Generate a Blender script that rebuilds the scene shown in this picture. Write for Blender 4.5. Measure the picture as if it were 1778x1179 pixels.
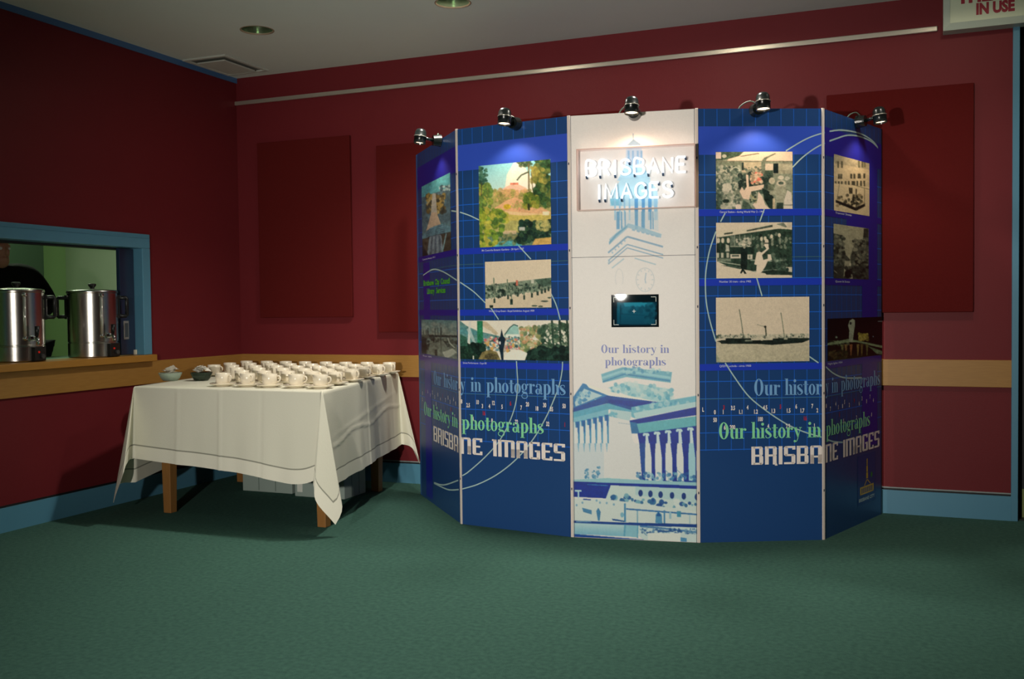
import bpy, bmesh, math, random
import numpy as np
from mathutils import Vector, Matrix, geometry

for _o in list(bpy.data.objects):
    bpy.data.objects.remove(_o)
scene = bpy.context.scene
col = scene.collection
PI = math.pi

# ------------------------------------------------------------------ camera
CAM = np.array([4.7132, -6.1602, 1.21])
FPX, IW, IH = 1742.0, 1778, 1179
YAW, PITCH, ROLL = -0.3893, -0.0315, -0.0114
def cam_axes():
    cy, sy, cp, sp = math.cos(YAW), math.sin(YAW), math.cos(PITCH), math.sin(PITCH)
    f = np.array([sy * cp, cy * cp, sp]); r = np.array([cy, -sy, 0.0]); u = np.cross(r, f)
    cr, sr = math.cos(ROLL), math.sin(ROLL)
    return np.array([cr * r + sr * u, -sr * r + cr * u, f])
AX = cam_axes()
cam_d = bpy.data.cameras.new('camera'); cam = bpy.data.objects.new('camera', cam_d); col.objects.link(cam)
cam_d.sensor_fit = 'HORIZONTAL'; cam_d.sensor_width = 36.0; cam_d.lens = FPX / IW * 36.0
cam_d.clip_start = 0.05; cam_d.clip_end = 60
mw = Matrix.Identity(4)
for i in range(3):
    mw[i][0] = AX[0][i]; mw[i][1] = AX[1][i]; mw[i][2] = -AX[2][i]; mw[i][3] = CAM[i]
cam.matrix_world = mw
scene.camera = cam

# ------------------------------------------------------------------ world, exposure, key light
world = bpy.data.worlds.new('world'); scene.world = world; world.use_nodes = True
world.node_tree.nodes['Background'].inputs[0].default_value = (0.02, 0.025, 0.025, 1)
world.node_tree.nodes['Background'].inputs[1].default_value = 0.3
vs = scene.view_settings
vs.view_transform = 'Standard'; vs.look = 'None'; vs.exposure = EXPO = 0.0; vs.gamma = 1.0; vs.use_curve_mapping = False
E_DOWN, E_FAR, E_SPILL, E_FLASH, E_HAL, E_NEON, E_KIT = (1.0, 155.0, 95.0, 26.0, 6.0), 3.6, (0.5, 7.0, 10.0, 8.0, 1.0), 720.0, 4.6, 1.25, 15.0
def lamp(name, kind, loc, energy, color, **kw):
    d = bpy.data.lights.new(name, kind); d.energy = energy; d.color = color
    for k, v in kw.items(): setattr(d, k, v)
    o = bpy.data.objects.new(name, d); o.location = loc; col.objects.link(o); return o
def aim(o, target):
    o.rotation_euler = (Vector(target) - o.location).to_track_quat('-Z', 'Y').to_euler()
# the photographer's flash, held out beside the camera (its reflection stands in the glass of the monitor)
flash = lamp('flash_light', 'SPOT', (3.36, -6.7, 1.34), E_FLASH, (1.0, 0.935, 0.85), shadow_soft_size=0.05, spot_size=math.radians(70), spot_blend=1.0)
aim(flash, (2.7, -1.0, 1.05))

# ------------------------------------------------------------------ pixel -> place helpers (1778 x 1179 frame)
def ray(u, v):
    return AX.T @ np.array([(u - IW / 2) / FPX, -(v - IH / 2) / FPX, 1.0])
def hit(u, v, ax, val):
    d = ray(u, v); t = (val - CAM[ax]) / d[ax]; return CAM + t * d
def on_floor(u, v, z=0.0): return hit(u, v, 2, z)
def on_back(u, v, y=0.0): return hit(u, v, 1, y)
def on_left(u, v, x=0.0): return hit(u, v, 0, x)
def proj(p):
    c = AX @ (np.asarray(p, float) - CAM); return (IW / 2 + FPX * c[0] / c[2], IH / 2 - FPX * c[1] / c[2])

# ------------------------------------------------------------------ materials
def lin(r, g, b):
    f = lambda c: (c / 255 / 12.92) if c / 255 <= 0.04045 else ((c / 255 + 0.055) / 1.055) ** 2.4
    return (f(r), f(g), f(b), 1.0)
MATS = {}
def mat(name, rgb, rough=0.6, metal=0.0, var=0.0, nscale=20.0, bump=0.0, bscale=200.0, spec=0.5, emit=None, estr=0.0, coat=0.0, rgb2=None, stretch=None):
    if name in MATS: return MATS[name]
    m = bpy.data.materials.new(name); m.use_nodes = True; MATS[name] = m
    nt = m.node_tree; b = nt.nodes['Principled BSDF']
    c = lin(*rgb); b.inputs['Base Color'].default_value = c
    b.inputs['Roughness'].default_value = rough; b.inputs['Metallic'].default_value = metal
    b.inputs['Specular IOR Level'].default_value = spec; b.inputs['Coat Weight'].default_value = coat
    if emit:
        b.inputs['Emission Color'].default_value = lin(*emit); b.inputs['Emission Strength'].default_value = estr
    tc = None
    def coords():
        t = nt.nodes.new('ShaderNodeTexCoord')
        if stretch:
            mp = nt.nodes.new('ShaderNodeMapping'); mp.inputs['Scale'].default_value = stretch
            nt.links.new(t.outputs['Object'], mp.inputs['Vector']); return mp.outputs['Vector']
        return t.outputs['Object']
    if var > 0 or rgb2:
        n = nt.nodes.new('ShaderNodeTexNoise'); n.inputs['Scale'].default_value = nscale; n.inputs['Detail'].default_value = 4
        nt.links.new(coords(), n.inputs['Vector'])
        mx = nt.nodes.new('ShaderNodeMix'); mx.data_type = 'RGBA'
        if rgb2: a, d = c, lin(*rgb2)
        else: a, d = tuple(x * (1 - var) for x in c[:3]) + (1,), tuple(min(1, x * (1 + var)) for x in c[:3]) + (1,)
        mx.inputs[6].default_value = a; mx.inputs[7].default_value = d
        nt.links.new(n.outputs['Fac'], mx.inputs[0]); nt.links.new(mx.outputs[2], b.inputs['Base Color'])
    if bump > 0:
        n2 = nt.nodes.new('ShaderNodeTexNoise'); n2.inputs['Scale'].default_value = bscale; n2.inputs['Detail'].default_value = 3
        nt.links.new(coords(), n2.inputs['Vector'])
        bp = nt.nodes.new('ShaderNodeBump'); bp.inputs['Strength'].default_value = bump; bp.inputs['Distance'].default_value = 0.004
        nt.links.new(n2.outputs['Fac'], bp.inputs['Height']); nt.links.new(bp.outputs['Normal'], b.inputs['Normal'])
    return m
def attr_mat(name, rough=0.4, emit=0.0, spec=0.5):
    m = bpy.data.materials.new(name); m.use_nodes = True; nt = m.node_tree; b = nt.nodes['Principled BSDF']
    a = nt.nodes.new('ShaderNodeAttribute'); a.attribute_name = 'print'
    nt.links.new(a.outputs['Color'], b.inputs['Base Color']); b.inputs['Roughness'].default_value = rough
    b.inputs['Specular IOR Level'].default_value = spec
    if emit:
        nt.links.new(a.outputs['Color'], b.inputs['Emission Color']); b.inputs['Emission Strength'].default_value = emit
    return m
def clear_mat(name, tint=(255, 255, 255), gloss=0.08, rough=0.02, milk=0.0, milk_rgb=(255, 235, 225)):
    m = bpy.data.materials.new(name); m.use_nodes = True; nt = m.node_tree; nt.nodes.clear()
    out = nt.nodes.new('ShaderNodeOutputMaterial'); tr = nt.nodes.new('ShaderNodeBsdfTransparent'); tr.inputs[0].default_value = lin(*tint)
    gl = nt.nodes.new('ShaderNodeBsdfGlossy'); gl.inputs['Roughness'].default_value = rough
    mx = nt.nodes.new('ShaderNodeMixShader'); lw = nt.nodes.new('ShaderNodeFresnel'); lw.inputs[0].default_value = 1.45
    nt.links.new(lw.outputs[0], mx.inputs[0]); nt.links.new(tr.outputs[0], mx.inputs[1]); nt.links.new(gl.outputs[0], mx.inputs[2])
    last = mx
    if milk > 0:
        df = nt.nodes.new('ShaderNodeBsdfDiffuse'); df.inputs[0].default_value = lin(*milk_rgb)
        m2 = nt.nodes.new('ShaderNodeMixShader'); m2.inputs[0].default_value = milk
        nt.links.new(mx.outputs[0], m2.inputs[1]); nt.links.new(df.outputs[0], m2.inputs[2]); last = m2
    nt.links.new(last.outputs[0], out.inputs[0])
    return m

M_RED = mat('red_wall_paint', (108, 35, 40), 0.5, spec=0.17, var=0.05, nscale=6, bump=0.15, bscale=300)
M_FELT = mat('dark_red_felt', (90, 24, 23), 0.95, var=0.08, nscale=90, bump=0.4, bscale=500, spec=0.1)
M_CEIL = mat('ceiling_paint', (218, 228, 220), 0.9, var=0.02, nscale=5)
M_CARPET = mat('green_carpet', (48, 80, 73), 1.0, bump=0.9, bscale=260, spec=0.05, rgb2=(82, 120, 107), nscale=48)
M_BLUE = mat('pale_blue_gloss_paint', (86, 142, 168), 0.35, var=0.03, nscale=8)
M_TIMBER = mat('timber_band', (172, 128, 62), 0.5, rgb2=(150, 106, 46), nscale=6, stretch=(2, 2, 22))
M_OAK = mat('oak_leg', (158, 112, 58), 0.5, rgb2=(136, 92, 44), nscale=7, stretch=(18, 18, 2))
M_ALU = mat('aluminium', (205, 200, 185), 0.3, metal=0.7)
M_BLACK = mat('black_plastic', (16, 18, 18), 0.35)
M_BLACKP = mat('black_paint', (10, 12, 14), 0.6)
M_STEEL = mat('brushed_steel', (200, 198, 190), 0.22, metal=1.0, bump=0.05, bscale=60, stretch=(1, 1, 40))
M_CHROME = mat('chrome', (225, 225, 225), 0.08, metal=1.0)
M_CHINA = mat('white_china', (236, 226, 204), 0.22, coat=0.3)
M_NAVY = mat('navy_print', (30, 70, 126), 0.38, spec=0.3)
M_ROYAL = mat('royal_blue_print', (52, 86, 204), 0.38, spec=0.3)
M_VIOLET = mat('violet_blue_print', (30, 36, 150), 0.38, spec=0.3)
M_GRID = mat('grid_line_print', (30, 104, 214), 0.4)
M_STRIPE = mat('caption_stripe_print', (30, 62, 196), 0.4)
M_ARC = mat('pale_curve_print', (176, 206, 206), 0.4)
M_WHITEP = mat('white_print', (252, 240, 232), 0.4)
M_REDP = mat('red_print', (196, 40, 52), 0.4)
M_GREENP = mat('green_print', (146, 232, 176), 0.4)
M_LIMEP = mat('lime_print', (84, 196, 44), 0.4)
M_SKYP = mat('steel_blue_print', (126, 178, 228), 0.4)
M_LILAC = mat('lilac_print', (96, 112, 182), 0.4)
M_CAPT = mat('caption_print', (206, 214, 236), 0.4)
M_STRIP = mat('ivory_plastic_strip', (226, 214, 204), 0.4)
M_SEAM = mat('dark_seam', (60, 66, 84), 0.6)
for _m in (M_NAVY, M_ROYAL, M_VIOLET):
    _b = _m.node_tree.nodes['Principled BSDF']; _b.inputs['Coat Weight'].default_value = 0.35; _b.inputs['Coat Roughness'].default_value = 0.33
M_PRINT = attr_mat('photo_print', 0.42, spec=0.3)
M_LAMI = attr_mat('white_laminate_print', 0.42, spec=0.3)
M_GLASS = clear_mat('clear_glass', (235, 245, 240))

# ------------------------------------------------------------------ mesh helpers
class MB:
    def __init__(s): s.v = []; s.f = []
    def add(s, v, f):
        n = len(s.v); s.v += [tuple(map(float, p)) for p in v]; s.f += [tuple(i + n for i in q) for q in f]; return s
    def box(s, x0, x1, y0, y1, z0, z1):
        v = [(x0, y0, z0), (x1, y0, z0), (x1, y1, z0), (x0, y1, z0), (x0, y0, z1), (x1, y0, z1), (x1, y1, z1), (x0, y1, z1)]
        return s.add(v, [(0, 3, 2, 1), (4, 5, 6, 7), (0, 1, 5, 4), (1, 2, 6, 5), (2, 3, 7, 6), (3, 0, 4, 7)])
    def obox(s, o, ex, ey, ez):
        o, ex, ey, ez = map(np.asarray, (o, ex, ey, ez))
        v = [o, o + ex, o + ex + ey, o + ey, o + ez, o + ex + ez, o + ex + ey + ez, o + ey + ez]
        return s.add(v, [(0, 3, 2, 1), (4, 5, 6, 7), (0, 1, 5, 4), (1, 2, 6, 5), (2, 3, 7, 6), (3, 0, 4, 7)])
    def tube(s, pts, r, n=8, caps=True):
        pts = [Vector(p) for p in pts]; rs = r if isinstance(r, (list, tuple)) else [r] * len(pts)
        rings = []; prev = None
        for i, p in enumerate(pts):
            t = (pts[min(i + 1, len(pts) - 1)] - pts[max(i - 1, 0)]).normalized()
            if prev is None:
                a = Vector((0, 0, 1)) if abs(t.z) < 0.9 else Vector((1, 0, 0)); x = t.cross(a).normalized()
            else:
                x = (prev - t * prev.dot(t)).normalized()
            prev = x; y = t.cross(x)
            rings.append([p + (x * math.cos(2 * PI * k / n) + y * math.sin(2 * PI * k / n)) * rs[i] for k in range(n)])
        v = [q for R in rings for q in R]; f = []
        for i in range(len(rings) - 1):
            for k in range(n):
                f.append((i * n + k, i * n + (k + 1) % n, (i + 1) * n + (k + 1) % n, (i + 1) * n + k))
        if caps: f += [tuple(reversed(range(n))), tuple(range((len(rings) - 1) * n, len(rings) * n))]
        return s.add(v, f)
    def lathe(s, prof, n=24, o=(0, 0, 0), closed=False):
        v = []; f = []; m = len(prof)
        for r, z in prof:
            for k in range(n): v.append((o[0] + r * math.cos(2 * PI * k / n), o[1] + r * math.sin(2 * PI * k / n), o[2] + z))
        for i in range(m if closed else m - 1):
            j = (i + 1) % m
            for k in range(n): f.append((i * n + k, i * n + (k + 1) % n, j * n + (k + 1) % n, j * n + k))
        return s.add(v, f)
    def xf(s, M):
        s.v = [tuple(M @ Vector(p)) for p in s.v]; return s
def wloc(o):
    p = Vector((0, 0, 0))
    while o is not None: p = p + o.location; o = o.parent
    return p
def build(name, mb, m, parent=None, smooth=False, bev=0.0, origin=None):
    off = wloc(parent); org = Vector(origin) if origin is not None else off
    me = bpy.data.meshes.new(name)
    me.from_pydata([tuple(Vector(p) - org) for p in mb.v], [], mb.f); me.update()
    if m is not None: me.materials.append(m)
    if smooth: me.shade_smooth()
    o = bpy.data.objects.new(name, me); col.objects.link(o)
    o.location = org - off; o.parent = parent
    if bev:
        b = o.modifiers.new('bevel', 'BEVEL'); b.width = bev; b.segments = 2; b.limit_method = 'ANGLE'
    return o
def autosmooth(o, deg=40):
    o.data.shade_smooth()
    try: o.data.set_sharp_from_angle(angle=math.radians(deg))
    except Exception: pass
    return o
def thing(name, label, cat, loc, group=None):
    o = bpy.data.objects.new(name, None); o.empty_display_size = 0.05; col.objects.link(o); o.location = loc
    o['label'] = label; o['category'] = cat
    if group: o['group'] = group
    return o
def tag(o, label, cat, group=None):
    o['label'] = label; o['category'] = cat
    if group: o['group'] = group
    return o
def struct(name, mb, m, label, cat, bev=0.0):
    o = build(name, mb, m, None, bev=bev); tag(o, label, cat); o['kind'] = 'structure'; return o
def dup(root, loc, rotz, label, parts_mesh=True):
    r = root.copy(); col.objects.link(r); r.location = loc; r.rotation_euler = (0, 0, rotz); r['label'] = label
    for ch in list(root.children):
        c = ch.copy(); col.objects.link(c); c.parent = r
        for g in list(ch.children):
            d = g.copy(); col.objects.link(d); d.parent = c
    return r
def font_mesh(text, bold=0.0):
    cu = bpy.data.curves.new('txt', 'FONT'); cu.body = text; cu.size = 1.0; cu.offset = bold; cu.resolution_u = 3
    o = bpy.data.objects.new('txt', cu); col.objects.link(o)
    dg = bpy.context.evaluated_depsgraph_get(); me = bpy.data.meshes.new_from_object(o.evaluated_get(dg))
    v = [tuple(p.co) for p in me.vertices]; f = [tuple(p.vertices) for p in me.polygons]
    bpy.data.objects.remove(o); bpy.data.curves.remove(cu); bpy.data.meshes.remove(me)
    return v, f
# ------------------------------------------------------------------ room shell
ZC = 2.930; XT = 5.197; XR = 6.7; YF = -9.2
HY0, HY1, HZ0, HZ1 = -2.80, -1.03, 0.935, 1.625       # clear opening of the serving hatch
WT = 0.14
KX, KY0, KY1 = -2.4, -4.2, 0.66                       # kitchen behind the left wall
struct('floor', MB().box(-0.14, XR + 0.1, YF - 0.1, 1.0, -0.08, 0.0), M_CARPET, 'worn grey green carpet across the whole hall floor', 'floor')
DL_ROWS = [(-1.0, [0.93, 2.26, 3.59, 4.92, 6.25]), (-3.5, [0.93, 2.26, 3.59, 4.92, 6.25]), (-6.0, [0.93, 2.26, 3.59, 4.92, 6.25]), (-8.3, [0.93, 3.59, 6.25])]
DL = [(x, y) for y, xs in DL_ROWS for x in xs]
DLR = 0.098
polys = [[Vector((-0.0, YF, 0)), Vector((XR, YF, 0)), Vector((XR, 1.0, 0)), Vector((-0.0, 1.0, 0))]]
for x, y in DL: polys.append([Vector((x + DLR * math.cos(2 * PI * k / 28), y - DLR * math.sin(2 * PI * k / 28), 0)) for k in range(28)])
tris = geometry.tessellate_polygon(polys)
flat = [p for q in polys for p in q]
cm = MB().add([(p.x, p.y, ZC) for p in flat], [tuple(t) for t in tris])
struct('ceiling', cm, M_CEIL, 'pale flat plaster ceiling with round recessed lamps', 'ceiling')
struct('wall_back', MB().box(-WT, XT - 0.03, 0.0, 0.12, 0, ZC), M_RED, 'long dark red back wall behind the display', 'wall')
wl = MB()
wl.box(-WT, 0, YF, HY0 - 0.03, 0, ZC); wl.box(-WT, 0, HY1 + 0.03, 0.0, 0, ZC); wl.box(-WT, 0, HY0 - 0.03, HY1 + 0.03, 0, HZ0 - 0.05); wl.box(-WT, 0, HY0 - 0.03, HY1 + 0.03, HZ1 + 0.03, ZC)
struct('wall_left', wl, M_RED, 'dark red left wall with the serving hatch in it', 'wall')
struct('wall_right', MB().box(XR, XR + 0.1, YF, 1.0, 0, ZC), M_RED, 'dark red wall on the right, outside the view', 'wall')
struct('wall_front', MB().box(-WT, XR + 0.1, YF - 0.1, YF, 0, ZC), M_RED, 'dark red wall behind the photographer', 'wall')
# timber bands, skirtings, rail, cornice
struct('trim_1', MB().box(0.012, 5.165, -0.014, 0.0, 0.739, 0.890), M_TIMBER, 'wide flat timber band along the red back wall', 'wall trim', bev=0.002)
struct('trim_2', MB().box(0.0, 0.014, YF, 0.0, 0.739, 0.889), M_TIMBER, 'wide flat timber band along the left wall below the hatch', 'wall trim', bev=0.002)
struct('baseboard_back', MB().box(0.014, 5.165, -0.016, 0.0, 0.0, 0.136), M_BLUE, 'pale blue skirting board along the back wall', 'baseboard')
struct('baseboard_left', MB().box(0.0, 0.016, YF, 0.0, 0.0, 0.136), M_BLUE, 'pale blue skirting board along the left wall', 'baseboard')
struct('trim_3', MB().box(0.006, 5.165, -0.006, 0.0, 0.136, 0.1465), M_BLACKP, 'thin dark shadow strip above the back skirting', 'wall trim')
struct('trim_4', MB().box(0.0, 0.006, YF, 0.0, 0.136, 0.1465), M_BLACKP, 'thin dark shadow strip above the left skirting', 'wall trim')
struct('trim_5', MB().box(0.009, 5.165, -0.009, 0.0, 0.1465, 0.153), mat('grey_bead', (140, 150, 150), 0.5), 'thin grey bead above the back skirting strip', 'wall trim')
struct('trim_6', MB().box(0.0, 0.010, YF, 0.0, 2.893, ZC), mat('cornice_blue', (70, 112, 160), 0.45), 'narrow blue cornice strip where the left wall meets the ceiling', 'wall trim')
rl = thing('picture_rail', 'long thin pale metal picture rail high across the back wall', 'rail', (2.4, -0.015, 2.742))
build('rail', MB().box(0.0, 4.784, -0.024, -0.008, 2.728, 2.757), M_ALU, rl, bev=0.004)
for xb in (0.1, 0.9, 1.7, 2.5, 3.3, 4.1, 4.7): build('bracket', MB().box(xb - 0.012, xb + 0.012, -0.010, 0.0, 2.731, 2.753), M_ALU, rl)
struct('trim_7', MB().box(XT - 0.034, XT, -0.018, 0.12, 0, ZC), M_BLUE, 'pale blue upright trim at the right end of the back wall', 'wall trim', bev=0.002)
# dark doorway to the right
dr = thing('door_1', 'black door with a brass kick plate beside the blue upright trim', 'door', (5.75, 0.12, 0)); dr['kind'] = 'structure'
M_DOOR = mat('near_black_door', (14, 20, 24), 0.5)
build('leaf', MB().box(XT, 6.2, 0.09, 0.13, 0, 2.2), M_DOOR, dr)
build('leaf', MB().box(6.2, XR, 0.09, 0.13, 0, 2.2), M_DOOR, dr)
build('transom', MB().box(XT, XR, 0.09, 0.13, 2.2, ZC), M_DOOR, dr)
build('kick_plate', MB().box(5.226, 6.16, 0.084, 0.09, 0.004, 0.165), mat('tarnished_brass', (122, 132, 78), 0.45, metal=0.2), dr)
build('threshold', MB().box(XT, XR, 0.02, 0.09, 0.0, 0.006), M_DOOR, dr)

# ------------------------------------------------------------------ serving hatch
hf = thing('window_1', 'pale blue framed serving hatch in the left wall', 'serving hatch', (0, -1.9, HZ0)); hf['kind'] = 'structure'
FX = 0.022
def frame_bar(y0, y1, z0, z1, nm):
    build(nm, MB().box(-WT - 0.01, FX, y0, y1, z0, z1), M_BLUE, hf, bev=0.004)
frame_bar(HY0 - 0.075, HY1 + 0.072, HZ1, HZ1 + 0.092, 'head')
frame_bar(HY1, HY1 + 0.072, HZ0 - 0.003, HZ1, 'jamb')
frame_bar(HY0 - 0.075, HY0, HZ0 - 0.003, HZ1, 'jamb')
build('stop_bead', MB().box(FX, FX + 0.006, HY0 - 0.06, HY1 + 0.055, HZ1 + 0.066, HZ1 + 0.072), M_BLUE, hf)
build('track', MB().box(-WT - 0.008, -0.082, HY0, HY1, HZ1 - 0.012, HZ1), mat('dark_track', (24, 30, 34), 0.5), hf)
lg = build('hatch_ledge', MB().box(-WT - 0.02, 0.058, HY0 - 0.075, HY1 + 0.078, HZ0 - 0.047, HZ0 - 0.003), mat('ledge_timber', (176, 126, 50), 0.4, rgb2=(156, 108, 40), nscale=6, stretch=(14, 2, 14)), None, bev=0.004)
tag(lg, 'varnished timber ledge under the serving hatch', 'ledge'); lg['kind'] = 'structure'
sd = thing('sliding_hatch_door', 'dark navy sliding door drawn back at the right of the hatch', 'hatch door', (-0.064, -1.09, HZ0))
build('panel', MB().box(-0.078, -0.05, -1.158, HY1 - 0.001, HZ0, HZ1 - 0.004), mat('navy_gloss_door', (30, 46, 70), 0.25), sd, bev=0.003)
pu = build('pull', MB().box(-0.051, -0.046, -1.135, -1.09, 1.035, 1.155), mat('satin_pull', (170, 174, 170), 0.35, metal=0.7), sd, bev=0.004)
build('recess', MB().box(-0.0462, -0.0445, -1.126, -1.099, 1.05, 1.14), mat('pull_recess', (60, 70, 76), 0.5), pu)
build('bolt', MB().box(-0.05, -0.036, -1.05, -1.034, HZ0, HZ0 + 0.03), mat('ivory_bolt', (206, 200, 180), 0.5), sd)

# kitchen behind
M_KWALL = mat('pale_green_kitchen_paint', (176, 206, 150), 0.8, var=0.03, nscale=4)
M_KWALL2 = mat('cream_kitchen_paint', (182, 196, 170), 0.8, var=0.03, nscale=4)
struct('wall_kitchen_end', MB().box(KX - 0.1, -WT, KY1, KY1 + 0.1, 0, 2.6), M_KWALL2, 'cream end wall of the kitchen seen through the hatch', 'wall')
struct('wall_kitchen_far', MB().box(KX - 0.1, KX, KY0, KY1, 0, 2.6), M_KWALL, 'green far wall of the kitchen seen through the hatch', 'wall')
struct('wall_kitchen_near', MB().box(KX - 0.1, -WT, KY0 - 0.1, KY0, 0, 2.6), M_KWALL, 'green wall at the hidden end of the kitchen', 'wall')
struct('wall_kitchen_side', MB().box(-WT - 0.02, -WT, 0.0, KY1, 0, 2.6), M_KWALL2, 'cream side wall of the kitchen beside the hatch', 'wall')
struct('floor_kitchen', MB().box(KX - 0.1, -WT, KY0, KY1, -0.08, 0.0), mat('kitchen_lino', (90, 100, 90), 0.6), 'grey kitchen floor behind the hatch', 'floor')
struct('ceiling_kitchen', MB().box(KX - 0.1, -WT, KY0, KY1, 2.6, 2.66), M_CEIL, 'plain kitchen ceiling behind the hatch', 'ceiling')
kc = thing('kitchen_counter', 'green topped kitchen counter running behind the hatch ledge', 'counter', (-0.33, -1.6, 0))
M_KTOP = mat('green_laminate', (120, 160, 130), 0.4, var=0.05, nscale=40)
build('top', MB().box(-0.46, -WT - 0.021, -3.2, 0.2, HZ0 - 0.035, HZ0 - 0.003), M_KTOP, kc, bev=0.003)
M_KDOOR = mat('kitchen_cabinet_door', (150, 160, 140), 0.5)
for k in range(6): build('door', MB().box(-0.445, -0.425, -3.15 + k * 0.55, -2.63 + k * 0.55, 0.1, HZ0 - 0.05), M_KDOOR, kc, bev=0.003)
build('carcass', MB().box(-0.425, -WT - 0.022, -3.2, 0.2, 0.0, HZ0 - 0.035), M_KDOOR, kc)
cb = thing('tall_cupboard', 'tall dark green cupboard against the far kitchen wall', 'cupboard', (-2.2, -0.2, 0))
M_CUP = mat('dark_green_cupboard', (62, 82, 64), 0.5)
build('body', MB().box(-2.399, -2.02, -1.1, 0.05, 0.0, 2.2), M_CUP, cb, bev=0.004)
for y0 in (-1.09, -0.515):
    d_ = build('door', MB().box(-2.02, -2.0, y0, y0 + 0.565, 0.1, 2.18), M_CUP, cb, bev=0.003)
    build('handle', MB().tube([(-1.99, y0 + (0.5 if y0 < -1 else 0.06), 1.0), (-1.99, y0 + (0.5 if y0 < -1 else 0.06), 1.15)], 0.007), M_ALU, d_)
kl = thing('fluorescent_light', 'long fluorescent kitchen ceiling light hidden above the hatch head', 'ceiling light', (-1.3, -0.9, 2.58))
build('housing', MB().box(-1.36, -1.24, -1.5, -0.3, 2.56, 2.6), mat('white_enamel', (230, 230, 225), 0.5), kl, bev=0.004)
build('tube', MB().tube([(-1.3, -1.46, 2.54), (-1.3, -0.34, 2.54)], 0.016, 10), mat('fluorescent_tube', (235, 255, 225), 0.4, emit=(205, 255, 190), estr=3.0), kl, smooth=True)
kla = lamp('kitchen_light', 'AREA', (-1.3, -0.9, 2.51), E_KIT, (0.80, 1.0, 0.68), shape='RECTANGLE', size=0.08, size_y=1.1)

# ------------------------------------------------------------------ ceiling lamps and vent
M_REFL = mat('lamp_reflector', (176, 196, 168), 0.16, metal=0.95)
M_RING = mat('lamp_ring', (150, 132, 110), 0.45)
M_BULB = mat('lamp_tube_glass', (220, 235, 215), 0.4, emit=(235, 250, 220), estr=1.1)
ring = MB().lathe([(DLR - 0.003, 0.006), (DLR - 0.002, -0.002), (DLR + 0.005, -0.002), (DLR + 0.006, -0.0003), (DLR - 0.001, 0.0)], 36, closed=False)
refl = MB().lathe([(0.030, 0.15), (0.062, 0.146), (0.080, 0.11), (0.089, 0.07), (0.094, 0.03), (DLR - 0.002, -0.001)], 36)
dl0 = None
names = {0: 'the one nearest the corner and the ceiling vent', 1: 'the one cut off by the top of the picture'}
for i, (x, y) in enumerate(DL):
    lab = 'round recessed ceiling downlight, ' + names.get(i, 'one of those outside the view')
    if dl0 is None:
        dl0 = thing('downlight', lab, 'ceiling light', (0, 0, ZC), 'recessed downlights')
        for nm, mb, m in (('trim_ring', ring, M_RING), ('reflector', refl, M_REFL)):
            q = MB(); q.v = [(a, b, c + ZC) for a, b, c in mb.v]; q.f = mb.f; build(nm, q, m, dl0, smooth=True)
        bt = MB()
        for sx in (-0.02, 0.02): bt.tube([(sx, 0.0, ZC + 0.148), (sx, 0.0, ZC + 0.07)], 0.013, 10)
        build('lamp_tube', bt, M_BULB, dl0, smooth=True)
        dl0.location = (x, y, ZC)
    else:
        dup(dl0, (x, y, ZC), 0.4 * i, lab)
    near = y > -1.5
    lamp('downlight_beam', 'SPOT', (x, y, ZC - 0.006), E_DOWN[i] if near else E_FAR, (1.0, 0.95, 0.84), shadow_soft_size=0.07, spot_size=math.radians(132), spot_blend=0.85)
    if near: lamp('downlight_added_spill', 'SPOT', (x, y, ZC - 0.006), E_SPILL[i], (1.0, 0.86, 0.66), shadow_soft_size=0.07, spot_size=math.radians(170), spot_blend=0.12)  # second wide lamp added at each near downlight for the glow on the wall
vt = thing('ceiling_vent', 'square pale air vent in the ceiling corner above the red walls', 'vent', (0.2, -0.39, ZC))
M_VENT = mat('vent_enamel', (196, 200, 190), 0.6)
vx0, vx1, vy0, vy1 = 0.03, 0.39, -0.62, -0.13
for a, b, c, d in ((vx0, vx1, vy0, vy0 + 0.03), (vx0, vx1, vy1 - 0.03, vy1), (vx0, vx0 + 0.03, vy0 + 0.03, vy1 - 0.03), (vx1 - 0.03, vx1, vy0 + 0.03, vy1 - 0.03)):
    build('frame_side', MB().box(a, b, c, d, ZC - 0.012, ZC), M_VENT, vt, bev=0.004)
build('baffle', MB().box(vx0 + 0.065, vx1 - 0.065, vy0 + 0.075, vy1 - 0.075, ZC - 0.022, ZC - 0.012), M_VENT, vt, bev=0.004)
build('throat', MB().box(vx0 + 0.03, vx1 - 0.03, vy0 + 0.03, vy1 - 0.03, ZC - 0.003, ZC), mat('vent_shade', (120, 124, 116), 0.8), vt)
for sx, sy in ((-1, -1), (1, 1), (-1, 1), (1, -1)):
    cx_, cy_ = (vx0 + vx1) / 2 + sx * 0.09, (vy0 + vy1) / 2 + sy * 0.13
    build('hanger', MB().tube([(cx_, cy_, ZC - 0.013), (cx_, cy_, ZC)], 0.004, 6), M_ALU, vt)

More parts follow.
